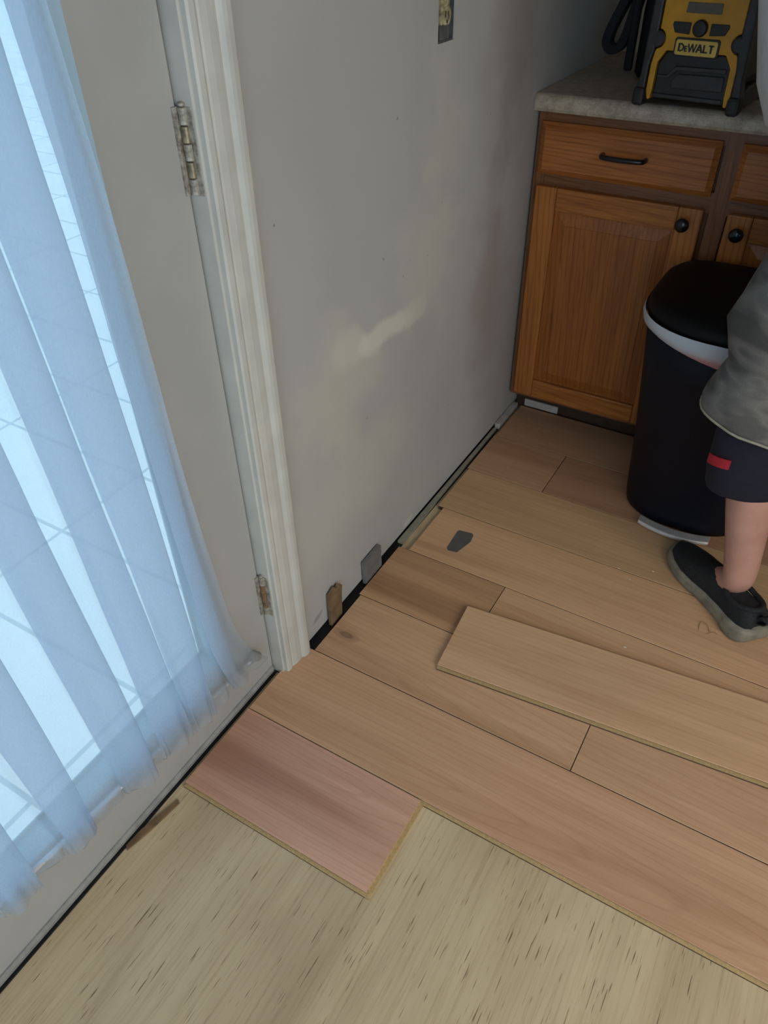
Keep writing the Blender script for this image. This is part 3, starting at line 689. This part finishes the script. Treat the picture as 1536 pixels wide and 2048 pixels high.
# yellow face: arch around the lower compartment
bm = bmesh.new()
P = [(0.0, 0.213), (0.083, 0.213), (0.0835, 0.150)] + [(0.0835-0.0145*math.sin(PI*k/8)*1.0, 0.127+0.0175*math.cos(PI*k/8)) for k in range(9)] + [(0.086, 0.105), (0.090, 0.080), (0.0905, 0.030), (0.086, 0.013), (0.080, 0.013), (0.0775, 0.030), (0.0765, 0.084), (0.062, 0.107), (0.0, 0.107)]
Pf = P + [(-a, b) for a, b in P[::-1] if a > 0.0001]
prism(bm, Pf, FXZ, 0.000, 0.022); rp('yellow_face', bm, M['yellow'], bevel=0.002)
# lower compartment
bm = bmesh.new(); prism(bm, mirror([(0.0, 0.106), (0.061, 0.106), (0.0755, 0.083), (0.0765, 0.016), (0.070, 0.012), (0.0, 0.012)])[:-1][0:0] + [(-0.061, 0.106), (0.061, 0.106), (0.0755, 0.083), (0.0765, 0.016), (-0.0765, 0.016), (-0.0755, 0.083)], FXZ, 0.006, 0.024)
sp = rp('speaker_cover', bm, M['rdark'], bevel=0.003)
bm = bmesh.new(); prism(bm, [(-0.036, 0.080), (0.070, 0.082), (0.070, 0.074), (-0.030, 0.072), (-0.048, 0.056), (-0.072, 0.056), (-0.072, 0.062), (-0.051, 0.062)], FXZ, 0.001, 0.008)
rp('cover_rib', bm, M['rblack'], bevel=0.0015)
bm = bmesh.new(); prism(bm, [(-0.028, 0.066), (0.068, 0.068), (0.070, 0.040), (-0.040, 0.038), (-0.040, 0.052)], FXZ, 0.002, 0.008)
rp('cover_panel', bm, M['rblack'], bevel=0.002)
bm = bmesh.new(); box(bm, -0.074, 0.074, 0.001, 0.010, 0.018, 0.026); rp('cover_rib', bm, M['rblack'], bevel=0.002)
# display, buttons, knob
bm = bmesh.new(); prism(bm, [(-0.036, 0.1755), (0.036, 0.1755), (0.035, 0.194), (-0.035, 0.194)], FXZ, -0.0015, 0.002); rp('display', bm, M['lcd'], bevel=0.001)
for s in (-1, 1):
    bm = bmesh.new(); prism(bm, [(s*0.0205, 0.1595), (s*0.056, 0.1595), (s*0.0575, 0.154), (s*0.051, 0.1405), (s*0.0205, 0.1385)], FXZ, -0.0035, 0.002); bt = rp('button_cluster', bm, M['rdark'], bevel=0.0012)
    bm = bmesh.new()
    for dx in (0.027, 0.038, 0.049): box(bm, s*dx-0.003, s*dx+0.003, -0.0040, -0.0033, 0.1500, 0.1508)
    rp('button_marks', bm, M['lcd'], par=ra)
bm = bmesh.new(); lathe(bm, [(0.0150, 0), (0.0150, 0.006), (0.0125, 0.009), (0.004, 0.010)], lambda a, b, h: (a, -h, 0.1505+b*1.02), 28); rp('tuning_knob', bm, M['rdark'])
for s in (-1, 1):
    bm = bmesh.new(); lathe(bm, [(0.0150, -0.004), (0.0150, 0.004), (0.012, 0.006), (0.003, 0.0065)], lambda a, b, h: (s*0.0835+a, -h, 0.127+b), 24); rp('side_boss', bm, M['rblack'])
# logo plate
bm = bmesh.new(); prism(bm, [(-0.0465, 0.103), (-0.043, 0.0995), (0.043, 0.0995), (0.0465, 0.103), (0.0465, 0.1295), (0.043, 0.133), (-0.043, 0.133), (-0.0465, 0.1295)], FXZ, -0.003, 0.004); rp('logo_surround', bm, M['rdark'], bevel=0.001)
bm = bmesh.new(); prism(bm, [(-0.0430, 0.1045), (-0.040, 0.1018), (0.040, 0.1018), (0.0430, 0.1045), (0.0430, 0.1265), (0.040, 0.1295), (-0.040, 0.1295), (-0.0430, 0.1265)], FXZ, -0.0045, 0.0); lg = rp('logo_plate', bm, M['logo'], bevel=0.0006)
def letters():
    bm = bmesh.new(); h = 0.0145; z0 = 0.1085; x = -0.0365; yl0, yl1 = -0.0054, -0.0042; s = 0.0036
    def bar(ax, az, bx, bz, w=s):
        d = Vector((bx-ax, bz-az)); n = Vector((-d.y, d.x)).normalized()*w/2
        prism(bm, [(ax+n.x, az+n.y), (ax-n.x, az-n.y), (bx-n.x, bz-n.y), (bx+n.x, bz+n.y)], FXZ, yl0, yl1)
    # D
    arc = [(x+0.0035+0.0075*math.sin(a), z0+h/2+h/2*0.9*math.cos(a)) for a in [PI*k/8 for k in range(9)]]
    bar(x+0.0015, z0, x+0.0015, z0+h)
    for p, q in zip(arc, arc[1:]): bar(*p, *q, w=0.0028)
    # small E
    e = x+0.0128; hh = h*0.72
    bar(e+0.001, z0, e+0.001, z0+hh, 0.0022)
    for zz in (0.0011, hh/2, hh-0.0011): bar(e, z0+zz, e+0.0062, z0+zz, 0.0019)
    # W
    w0 = x+0.0205
    for i, (a, b) in enumerate((((0, h), (0.0042, 0)), ((0.0042, 0), (0.0082, h)), ((0.0082, h), (0.0122, 0)), ((0.0122, 0), (0.0164, h)))): bar(w0+a[0], z0+a[1], w0+b[0], z0+b[1], 0.0027)
    # A
    a0 = x+0.0385
    bar(a0, z0, a0+0.0055, z0+h); bar(a0+0.0055, z0+h, a0+0.011, z0); bar(a0+0.0025, z0+h*0.33, a0+0.0085, z0+h*0.33, 0.002)
    # L
    l0 = x+0.0530
    bar(l0, z0, l0, z0+h); bar(l0-0.001, z0+0.0013, l0+0.0080, z0+0.0013, 0.0026)
    # T
    t0 = x+0.0625
    bar(t0+0.0052, z0, t0+0.0052, z0+h); bar(t0, z0+h-0.0013, t0+0.0104, z0+h-0.0013, 0.0026)
    return bm
rp('logo_letters', letters(), M['rdark'])
# roll cage: four corner posts with rubber feet, side rails
for s in (-1, 1):
    bm = bmesh.new()
    side = [(0.105, -0.002), (0.1115, 0.004), (0.113, 0.030), (0.107, 0.060), (0.106, 0.110), (0.104, 0.200), (0.100, 0.245), (0.084, 0.262), (0.084, 0.213), (0.0840, 0.148), (0.0865, 0.105), (0.0915, 0.080), (0.0925, 0.020), (0.094, -0.002)]
    prism(bm, [(s*a, max(b, 0.0005)) for a, b in side], FXZ, -0.006, 0.030); rp('corner_post', bm, M['rblack'], bevel=0.004)
    bm = bmesh.new(); prism(bm, [(s*a, max(b, 0.0005)) for a, b in side], FXZ, 0.190, 0.222); rp('corner_post', bm, M['rblack'], bevel=0.004)
    for yy in (-0.013, 0.196):
        bm = bmesh.new(); x_a, x_b = (0.089, 0.1155)
        box(bm, min(s*x_a, s*x_b), max(s*x_a, s*x_b), yy, yy+0.034, 0.0, 0.036); rp('rubber_foot', bm, M['rubber'], bevel=0.007)
    bm = bmesh.new(); prism(bm, [(0.02, 0.006), (0.20, 0.006), (0.20, 0.030), (0.15, 0.045), (0.06, 0.045), (0.02, 0.030)], lambda a, b, d: (d, a, b), min(s*0.094, s*0.108), max(s*0.094, s*0.108)); rp('side_rail', bm, M['rblack'], bevel=0.004)
    bm = bmesh.new(); prism(bm, [(0.025, 0.055), (0.195, 0.055), (0.190, 0.230), (0.030, 0.230)], lambda a, b, d: (d, a, b), min(s*0.085, s*0.098), max(s*0.085, s*0.098)); rp('side_panel', bm, M['rdark'], bevel=0.006)
for yy in (0.0, 0.195):
    bm = bmesh.new(); tube(bm, [(-0.095, yy+0.01, 0.250), (-0.07, yy+0.01, 0.268), (0.07, yy+0.01, 0.268), (0.095, yy+0.01, 0.250)], 0.012, 12); rp('top_bar', bm, M['rblack'], smooth=True)
bm = bmesh.new(); tube(bm, [(0, 0.01, 0.268), (0, 0.205, 0.268)], 0.014, 12); rp('carry_handle', bm, M['rblack'], smooth=True)

# black bag with strap loops behind the radio
bg = root('strapped_bag', (-0.50, 2.24, 0.914), 'black bag with hanging strap loops behind the radio against the wall', 'bag')
def px_ribbon(pts, wdt, th, depth_dir=Vector((0, 1, 0))):
    bm = bmesh.new(); R = []
    P = [Vector(p) for p in pts]
    for i, p in enumerate(P):
        t = (P[min(i+1, len(P)-1)]-P[max(i-1, 0)]).normalized(); n = t.cross(depth_dir).normalized()
        R.append([p+n*th/2+depth_dir*wdt/2, p-n*th/2+depth_dir*wdt/2, p-n*th/2-depth_dir*wdt/2, p+n*th/2-depth_dir*wdt/2])
    rings(bm, R, True, True, True); return bm
bm = bmesh.new(); rr = []
for z, a, b in ((0.915, 0.048, 0.085), (0.925, 0.055, 0.095), (1.05, 0.056, 0.095), (1.18, 0.050, 0.085), (1.22, 0.036, 0.06)):
    rr.append([(-0.515+a*abs(math.cos(t))**0.6*math.copysign(1, math.cos(t)), 2.26+b*abs(math.sin(t))**0.6*math.copysign(1, math.sin(t)), z) for t in [2*PI*k/28 for k in range(28)]])
rings(bm, rr, True, True, True); obj('bag_body', bm, M['strap'], bg, smooth=True)
lp_ = catmull([(-0.565, 2.19, 1.16), (-0.592, 2.19, 1.115), (-0.618, 2.19, 1.06), (-0.637, 2.19, 1.015), (-0.642, 2.19, 0.985), (-0.628, 2.19, 0.972), (-0.608, 2.19, 0.980), (-0.595, 2.19, 1.01), (-0.585, 2.19, 1.06), (-0.572, 2.19, 1.12)], 5)
obj('strap_loop', px_ribbon(lp_, 0.040, 0.021), M['strap'], bg, bevel=0.002)
bm = bmesh.new(); box(bm, -0.585, -0.565, 2.155, 2.175, 0.930, 1.17)
obj('strap_tail', bm, M['strap'], bg, bevel=0.006)

# ------------------------------------------------------------ trash can
def dshape(cx, y0, y1, hw, z, n=48, ef=2.3, eb=4.5):
    y0 += 0.012; y1 += 0.012
    out = []; yc = y0+(y1-y0)*0.52
    for k in range(n):
        t = 2*PI*k/n; c, s = math.cos(t), math.sin(t); e = eb if s > 0 else ef
        ex = 2/(e if s > 0 else lerp(ef, 3.0, 0.3))
        out.append((cx+hw*math.copysign(abs(c)**ex, c), yc+(y1-yc if s > 0 else yc-y0)*math.copysign(abs(s)**ex, s), z))
    return out
TX = -0.110
tc = root('trash_can', (TX, 1.72, 0.012), 'tall black step-pedal trash can with a white liner showing under its lid', 'trash can')
bm = bmesh.new()
rings(bm, [dshape(TX, 1.612, 1.850, 0.146, 0.0125), dshape(TX, 1.604, 1.856, 0.154, 0.020), dshape(TX, 1.600, 1.860, 0.158, 0.045), dshape(TX, 1.598, 1.862, 0.160, 0.075), dshape(TX, 1.570, 1.868, 0.170, 0.25),
           dshape(TX, 1.535, 1.876, 0.186, 0.45), dshape(TX, 1.516, 1.881, 0.195, 0.555)], True, True, True)
obj('bin_body', bm, M['bin'], tc, smooth=True)
bm = bmesh.new(); RR = []
outer = dshape(TX, 1.498, 1.886, 0.207, 0.0)
bot = []; 
for (x, yy, _) in outer:
    fr = max(0, min(1, (1.74-yy)/0.24)); rt = max(0, min(1, (x-(TX-0.16))/0.22))
    bot.append(0.553 - 0.040*fr*rt)
RR.append([(lerp(TX, x, 0.955), lerp(1.70, yy, 0.955), b) for (x, yy, _), b in zip(outer, bot)])
RR.append([(lerp(TX, x, 0.985), lerp(1.70, yy, 0.985), b+0.002) for (x, yy, _), b in zip(outer, bot)])
RR.append([(lerp(TX, x, 1.0), lerp(1.70, yy, 1.0), lerp(b, 0.578, 0.6)) for (x, yy, _), b in zip(outer, bot)])
RR.append([(lerp(TX, x, 0.985), lerp(1.70, yy, 0.985), 0.5775) for (x, yy, _), b in zip(outer, bot)])
rings(bm, RR, True); obj('bag_liner', bm, M['bag'], tc, smooth=True)
bm = bmesh.new()
def dl(ins, z): return dshape(TX, 1.510+ins, 1.882-ins*0.6, 0.199-ins, z)
rings(bm, [dl(0.004, 0.566), dl(0.0, 0.570), dl(-0.001, 0.585), dl(0.004, 0.598), dl(0.018, 0.608), dl(0.06, 0.614), dl(0.12, 0.616)], True, True, True)
obj('lid', bm, M['lid'], tc, smooth=True)
bm = bmesh.new(); R = []
for k in range(21):
    t = -1+2*k/20; x = TX+0.088*t; yy = 1.570+0.018*t*t
    R.append([(x, yy, 0.022), (x, yy+0.030, 0.024), (x, yy+0.030, 0.029), (x, yy+0.004, 0.031), (x, yy, 0.029)])
rings(bm, R, True, True, True); obj('step_pedal', bm, M['steel'], tc, bevel=0.0012)

# ------------------------------------------------------------ person
ps = root('person', (0.12, 1.44, 0.012), 'person in pale grey shirt, camouflage shorts and black slip-on shoes standing by the trash can', 'person')
V, E_, Rr = [], [], []
def add(p, r, prev=None):
    V.append(p); Rr.append(r if isinstance(r, tuple) else (r, r)); i = len(V)-1
    if prev is not None: E_.append((prev, i))
    return i
pel = add((0.13, 1.47, 0.95), 0.105)
s1 = add((0.035, 1.51, 1.07), 0.088, pel); s2 = add((-0.03, 1.57, 1.22), 0.095, s1); s3 = add((-0.045, 1.61, 1.35), 0.095, s2)
nk = add((-0.07, 1.655, 1.47), 0.055, s3); hd0 = add((-0.09, 1.675, 1.53), 0.062, nk); hd = add((-0.105, 1.69, 1.60), 0.083, hd0); hd2 = add((-0.10, 1.685, 1.67), 0.070, hd)
def leg(hip, knee, calf, ank, heel, toe):
    a = add(hip, 0.082, pel); b = add(tuple(lerp(p, q, 0.5) for p, q in zip(hip, knee)), 0.082, a); c = add(knee, 0.058, b)
    d = add(calf, 0.057, c); e = add(tuple(lerp(p, q, 0.6) for p, q in zip(calf, ank)), 0.042, d); f = add(ank, 0.037, e)
    g = add(tuple(lerp(p, q, 0.45)-(0.022 if i_ == 2 else 0) for i_, (p, q) in enumerate(zip(ank, toe))), 0.026, f); add(tuple(lerp(p, q, 0.8) for p, q in zip(ank, toe)), 0.022, g)
leg((0.055, 1.42, 0.88), (0.005, 1.452, 0.50), (0.024, 1.431, 0.34), (0.066, 1.395, 0.105), None, (-0.06, 1.52, 0.035))
leg((0.225, 1.545, 0.88), (0.265, 1.60, 0.50), (0.29, 1.58, 0.34), (0.345, 1.55, 0.105), None, (0.235, 1.675, 0.035))
def arm(sh, el, wr, out, fw):
    fw = Vector(fw); out = Vector(out)
    a = add(sh, 0.058, s3); b = add(tuple(lerp(p, q, 0.5) for p, q in zip(sh, el)), 0.046, a); c = add(el, 0.040, b)
    d = add(tuple(lerp(p, q, 0.4) for p, q in zip(el, wr)), 0.038, c); e = add(wr, (0.029, 0.022), d)
    w_ = Vector(wr); pm = add(tuple(w_+fw*0.05), (0.036, 0.017), e); pe = w_+fw*0.085
    for k, L in ((-1.5, 0.062), (-0.5, 0.074), (0.5, 0.070), (1.5, 0.055)):
        q = pe+out*k*0.020; i0 = add(tuple(q), 0.0095, pm); i1 = add(tuple(q+fw*L*0.45+Vector((0, 0, -0.006))), 0.009, i0)
        i2 = add(tuple(q+fw*L*0.75+Vector((0, 0, -0.016))), 0.0085, i1); add(tuple(q+fw*L*0.98+Vector((0, 0, -0.028))), 0.0075, i2)
    t0 = w_+fw*0.03-out*0.028; j = add(tuple(t0), 0.012, pm); j1 = add(tuple(t0+fw*0.03-out*0.02), 0.0105, j); add(tuple(t0+fw*0.055-out*0.026), 0.009, j1)
arm((-0.16, 1.53, 1.40), (-0.27, 1.66, 1.31), (-0.32, 1.88, 1.40), (-0.95, -0.3, 0), (-0.2, 0.97, 0.1))
arm((0.10, 1.77, 1.41), (0.12, 1.95, 1.30), (-0.02, 2.12, 1.38), (0.9, 0.4, 0), (-0.45, 0.88, 0.1))
me = bpy.data.meshes.new('body'); me.from_pydata(V, E_, []); me.materials.append(M['skin'])
body = bpy.data.objects.new('body', me); C.objects.link(body); body.parent = ps; body.location = -Vector(ps.location)
sk = body.modifiers.new('skin', 'SKIN'); sk.use_smooth_shade = True
for i, r in enumerate(Rr):
    me.skin_vertices[0].data[i].radius = r; me.skin_vertices[0].data[i].use_root = (i == 0)
ss = body.modifiers.new('sub', 'SUBSURF'); ss.levels = 2; ss.render_levels = 2
def ringz(cx, cy, rx, ry, z, n=40, rot=0.0, amp=0.0, seed=0, zt=(0, 0)):
    out = []
    for k in range(n):
        t = 2*PI*k/n; x, yv = rx*math.cos(t), ry*math.sin(t)
        f = 1+amp*noise.noise(Vector((math.cos(t)*2.0+seed, math.sin(t)*2.0, z*9)))
        X = cx+(x*math.cos(rot)-yv*math.sin(rot))*f; Y = cy+(x*math.sin(rot)+yv*math.cos(rot))*f
        out.append((X, Y, z+zt[0]*(X-cx)+zt[1]*(Y-cy)))
    return out
# shorts: waist + two legs in one garment
bm = bmesh.new()
def legcloth(bm, rows, seed, thick=0.004):
    R = [ringz(cx-(0.003 if seed == 0 and z < 0.8 else 0), cy-(0.021 if seed == 0 and z < 0.8 else 0), r, r*0.76, z, rot=0.5, amp=0.10, seed=seed, zt=(-0.22 if z < 0.6 else 0, 0.0)) for (z, cx, cy, r) in rows]
    R2 = [[(cx+(p[0]-cx)*0.95, cy+(p[1]-cy)*0.95, p[2]+0.002) for p in R[0]] for (z, cx, cy, r) in rows[:1]]
    rings(bm, R2+R, True)
legcloth(bm, [(0.492, -0.002, 1.448, 0.118), (0.503, -0.002, 1.448, 0.121), (0.530, -0.001, 1.446, 0.118), (0.57, 0.004, 1.442, 0.108), (0.62, 0.008, 1.440, 0.103), (0.66, 0.008, 1.440, 0.112), (0.70, 0.006, 1.438, 0.119), (0.76, 0.020, 1.432, 0.118), (0.83, 0.040, 1.427, 0.124), (0.90, 0.070, 1.43, 0.128), (0.96, 0.10, 1.45, 0.125)], 0)
legcloth(bm, [(0.50, 0.265, 1.60, 0.105), (0.53, 0.263, 1.598, 0.108), (0.62, 0.255, 1.585, 0.102), (0.70, 0.245, 1.575, 0.110), (0.80, 0.235, 1.56, 0.115), (0.90, 0.20, 1.53, 0.125), (0.96, 0.17, 1.50, 0.125)], 5)
rings(bm, [ringz(0.145, 1.485, 0.05, 0.05, 0.76, rot=0.83), ringz(0.145, 1.485, 0.13, 0.11, 0.80, rot=0.83), ringz(0.14, 1.48, 0.168, 0.142, 0.86, rot=0.83)] + [ringz(0.13, 1.478, 0.170, 0.146, z, rot=0.83) for z in (0.92, 0.98)] + [ringz(0.10, 1.49, 0.16, 0.135, 1.05, rot=0.83)], True)
obj('camo_shorts', bm, M['camo'], ps, smooth=True)
# hem stitching line of the left leg
bm = bmesh.new(); hm = ringz(-0.005, 1.427, 0.1185, 0.1185*0.76, 0.4925, rot=0.5, amp=0.10, seed=0, zt=(-0.22, 0)); tube(bm, hm+[hm[0]], 0.0028, 8, False)
obj('shorts_hem', bm, M['grey_strip'], ps, smooth=True)
# navy under-layer reaching below the knee
bm = bmesh.new()
rows = [(0.338, 0.008, 1.440, 0.083), (0.345, 0.008, 1.440, 0.087), (0.38, 0.004, 1.444, 0.089), (0.44, 0.002, 1.448, 0.090), (0.52, 0.002, 1.450, 0.092), (0.60, 0.012, 1.445, 0.092)]
rings(bm, [ringz(cx+0.006, cy-0.014, r, r*0.72, z, rot=0.5, amp=0.05, seed=3, zt=(0.05 if z < 0.4 else 0, 0)) for z, cx, cy, r in rows] , True)
nv = obj('knee_liner', bm, M['navy'], ps, smooth=True)
bm = bmesh.new(); R = []
for k in range(9):
    t = math.radians(lerp(178, 222, k/8)); ex_, ey_ = 0.0935*math.cos(t), 0.0935*0.73*math.sin(t)
    x, yv = 0.0095+ex_*math.cos(0.5)-ey_*math.sin(0.5), 1.431+ex_*math.sin(0.5)+ey_*math.cos(0.5); z = 0.403+0.014*(k/8)
    R.append([(x, yv, z-0.012), (x, yv, z+0.010)])
rings(bm, R, False); o = obj('red_tab', bm, M['red'], nv); so = o.modifiers.new('solid', 'SOLIDIFY'); so.thickness = 0.003; so.offset = 1
# shirt
bm = bmesh.new()
rings(bm, [ringz(0.022, 1.500, 0.185, 0.150, 1.005, rot=0.83, amp=0.07, seed=1, zt=(0.1, -0.1)), ringz(-0.002, 1.520, 0.195, 0.160, 1.06, rot=0.83, amp=0.07, seed=1, zt=(0.1, -0.1)), ringz(-0.040, 1.555, 0.205, 0.170, 1.18, rot=0.83, amp=0.07, seed=1),
    ringz(-0.045, 1.60, 0.215, 0.160, 1.32, rot=0.83, amp=0.04, seed=1), ringz(-0.05, 1.625, 0.190, 0.125, 1.42, rot=0.83), ringz(-0.065, 1.65, 0.075, 0.070, 1.475, rot=0.83)], True)
for a, b in (((-0.14, 1.54, 1.405), (-0.225, 1.61, 1.345)), ((0.08, 1.75, 1.41), (0.11, 1.875, 1.345))):
    tube(bm, [a, tuple(lerp(p, q, 0.5) for p, q in zip(a, b)), b], [0.078, 0.070, 0.066], 20, False)
obj('t_shirt', bm, M['shirt'], ps, smooth=True)
# head details
FW = Vector((-0.74, 0.67, 0)); SD = Vector((0.67, 0.74, 0)); HC = Vector((-0.105, 1.69, 1.61))
bm = bmesh.new(); bmesh.ops.create_uvsphere(bm, u_segments=24, v_segments=16, radius=1)
for v in list(bm.verts):
    q = v.co.copy()
    if q.z < -0.25 + 0.9*max(0, q.x): bm.verts.remove(v)
for v in bm.verts: q = v.co.copy(); v.co = HC+FW*(q.x*0.098-0.008)+SD*q.y*0.088+Vector((0, 0, q.z*0.105+0.018))
obj('hair', bm, M['hair'], ps, smooth=True)
for s in (-1, 1):
    bm = bmesh.new(); bmesh.ops.create_uvsphere(bm, u_segments=12, v_segments=8, radius=0.012)
    for v in bm.verts: v.co += HC+FW*0.074+SD*s*0.031
    obj('eye', bm, M['eye'], ps, smooth=True)
    bm = bmesh.new(); bmesh.ops.create_uvsphere(bm, u_segments=12, v_segments=8, radius=1)
    for v in bm.verts: q = v.co.copy(); v.co = HC+SD*(s*0.084+q.y*0.008)+FW*(q.x*0.016-0.008)+Vector((0, 0, q.z*0.029-0.012))
    obj('ear', bm, M['skin'], ps, smooth=True)
bm = bmesh.new(); tube(bm, [HC+FW*0.078+Vector((0, 0, 0.006)), HC+FW*0.092+Vector((0, 0, -0.018)), HC+FW*0.098+Vector((0, 0, -0.034)), HC+FW*0.080+Vector((0, 0, -0.040))], [0.007, 0.010, 0.014, 0.009], 12); obj('nose', bm, M['skin'], ps, smooth=True)
bm = bmesh.new(); tube(bm, [HC+FW*0.070-SD*0.024+Vector((0, 0, -0.062)), HC+FW*0.084+Vector((0, 0, -0.060)), HC+FW*0.070+SD*0.024+Vector((0, 0, -0.062))], [0.003, 0.006, 0.003], 10); obj('mouth', bm, M['red'], ps, smooth=True)

# shoes
def shoe(heel, toe, side, ps):
    """slip-on knit shoe on a thick flared foam sole; side = +1 left foot (outer edge on the left of its heading)"""
    H = Vector((heel[0], heel[1], 0)); T = Vector((toe[0], toe[1], 0)); L = (T-H).length; d = (T-H).normalized(); lt = Vector((-d.y, d.x, 0))
    z0 = 0.0122
    #        t, outer half w, inner half w, sole top z, flare, toe spring
    S = [(0.0, 0.018, 0.018, 0.044), (0.02, 0.030, 0.030, 0.043), (0.07, 0.038, 0.037, 0.040), (0.16, 0.0405, 0.038, 0.037), (0.30, 0.038, 0.032, 0.033), (0.45, 0.041, 0.030, 0.030), (0.60, 0.049, 0.037, 0.028), (0.72, 0.052, 0.043, 0.027),
         (0.84, 0.047, 0.042, 0.027), (0.92, 0.038, 0.034, 0.028), (0.97, 0.025, 0.023, 0.030), (1.0, 0.009, 0.009, 0.032)]
    ts = [0, .008, .02, .045, .08, .12, .17, .23, .3, .37, .44, .51, .58, .65, .72, .78, .84, .89, .93, .96, .985, 1.0]
    def pos(t, s_, z): return H+d*(t*L)+lt*(side*s_)+Vector((0, 0, z0+z))
    def outline(grow, z_f, tt=ts):
        a = []; b = []
        for t in tt:
            wo, wi, zt = interp(S, t)
            a.append((t, wo+grow(t), z_f(t, zt))); b.append((t, -(wi+grow(t)), z_f(t, zt)))
        return a+b[::-1]
    bm = bmesh.new(); R = []
    for g0, zf, ex in ((0.0005, lambda t, zt: 0.010*max(0, (t-0.85)/0.15)**2+0.007*max(0, (0.06-t)/0.06), -0.003), (0.0045, lambda t, zt: 0.004+0.012*max(0, (t-0.85)/0.15)**2+0.008*max(0, (0.06-t)/0.06), 0.003),
                       (0.0060, lambda t, zt: zt*0.42+0.004*max(0, (t-0.85)/0.15), 0.005), (0.0035, lambda t, zt: zt*0.60, 0.003), (0.0040, lambda t, zt: zt*0.75, 0.003), (0.0015, lambda t, zt: zt, 0.001)):
        pts = outline(lambda t: g0+(0.004 if t < 0.2 else 0.0), zf)
        c0 = H+d*(L*0.5)
        R.append([pos(t, s_, z) + d*((t-0.5)*2*ex) for t, s_, z in pts])
    rings(bm, R, True, True, True)
    sole = bm
    up = bmesh.new(); R = []; n = 17
    Hh = [(0.0, 0.050, 0), (0.03, 0.082, 0), (0.10, 0.084, 0), (0.20, 0.076, 0), (0.32, 0.078, 0), (0.42, 0.090, 0), (0.58, 0.074, 0), (0.72, 0.060, 0), (0.86, 0.046, 0), (0.95, 0.040, 0), (1.0, 0.033, 0)]
    for t in ts:
        wo, wi, zt = interp(S, t); h = interp(Hh, t)[0]; row = []
        for k in range(n):
            a = PI*k/(n-1); c, s_ = math.cos(a), math.sin(a)
            w_ = (wo if c > 0 else wi)-0.002
            inw = 1-0.12*s_**3 if t < 0.5 else 1
            row.append(pos(0.012+t*0.976, w_*math.copysign(abs(c)**0.8, c)*inw, zt-0.004+(h-zt+0.004)*s_**(0.42 if t < 0.45 else lerp(0.42, 0.75, min(1, (t-0.45)/0.2)))))
        R.append(row)
    rings(up, R, False)
    u = obj('shoe', up, M['knit'], ps, smooth=True)
    s2 = obj('sole', sole, M['sole'], u, smooth=True)
    # padded collar round the ankle opening
    bm = bmesh.new(); P = []
    for k in range(32):
        a = 2*PI*k/32; tt = 0.225+0.165*math.cos(a); P.append(pos(tt, 0.031*math.sin(a), 0.079-0.006*math.sin(a)**2+0.006*max(0, -math.cos(a))+0.004*max(0, math.cos(a))))
    tube(bm, P+[P[0]], 0.0062, 10, False); obj('collar', bm, M['knit'], u, smooth=True)
    bm = bmesh.new(); P = [pos(0.035, 0, 0.066), pos(0.0, 0, 0.082), pos(-0.035, 0, 0.092), pos(-0.055, 0, 0.086), pos(-0.050, 0, 0.074), pos(-0.015, 0, 0.064), pos(0.02, 0, 0.058)]
    P = catmull([tuple(p) for p in P], 3); R = []
    for i, p in enumerate(P):
        p = Vector(p); t_ = (Vector(P[min(i+1, len(P)-1)])-Vector(P[max(i-1, 0)])).normalized(); nn = t_.cross(lt).normalized()*0.0012
        R.append([p+lt*0.008+nn, p-lt*0.008+nn, p-lt*0.008-nn, p+lt*0.008-nn])
    rings(bm, R, True, True, True); obj('pull_tab', bm, M['knit'], u)
    return u
shoe((0.134, 1.328), (-0.085, 1.544), 1, ps)
shoe((0.418, 1.462), (0.222, 1.700), -1, ps)
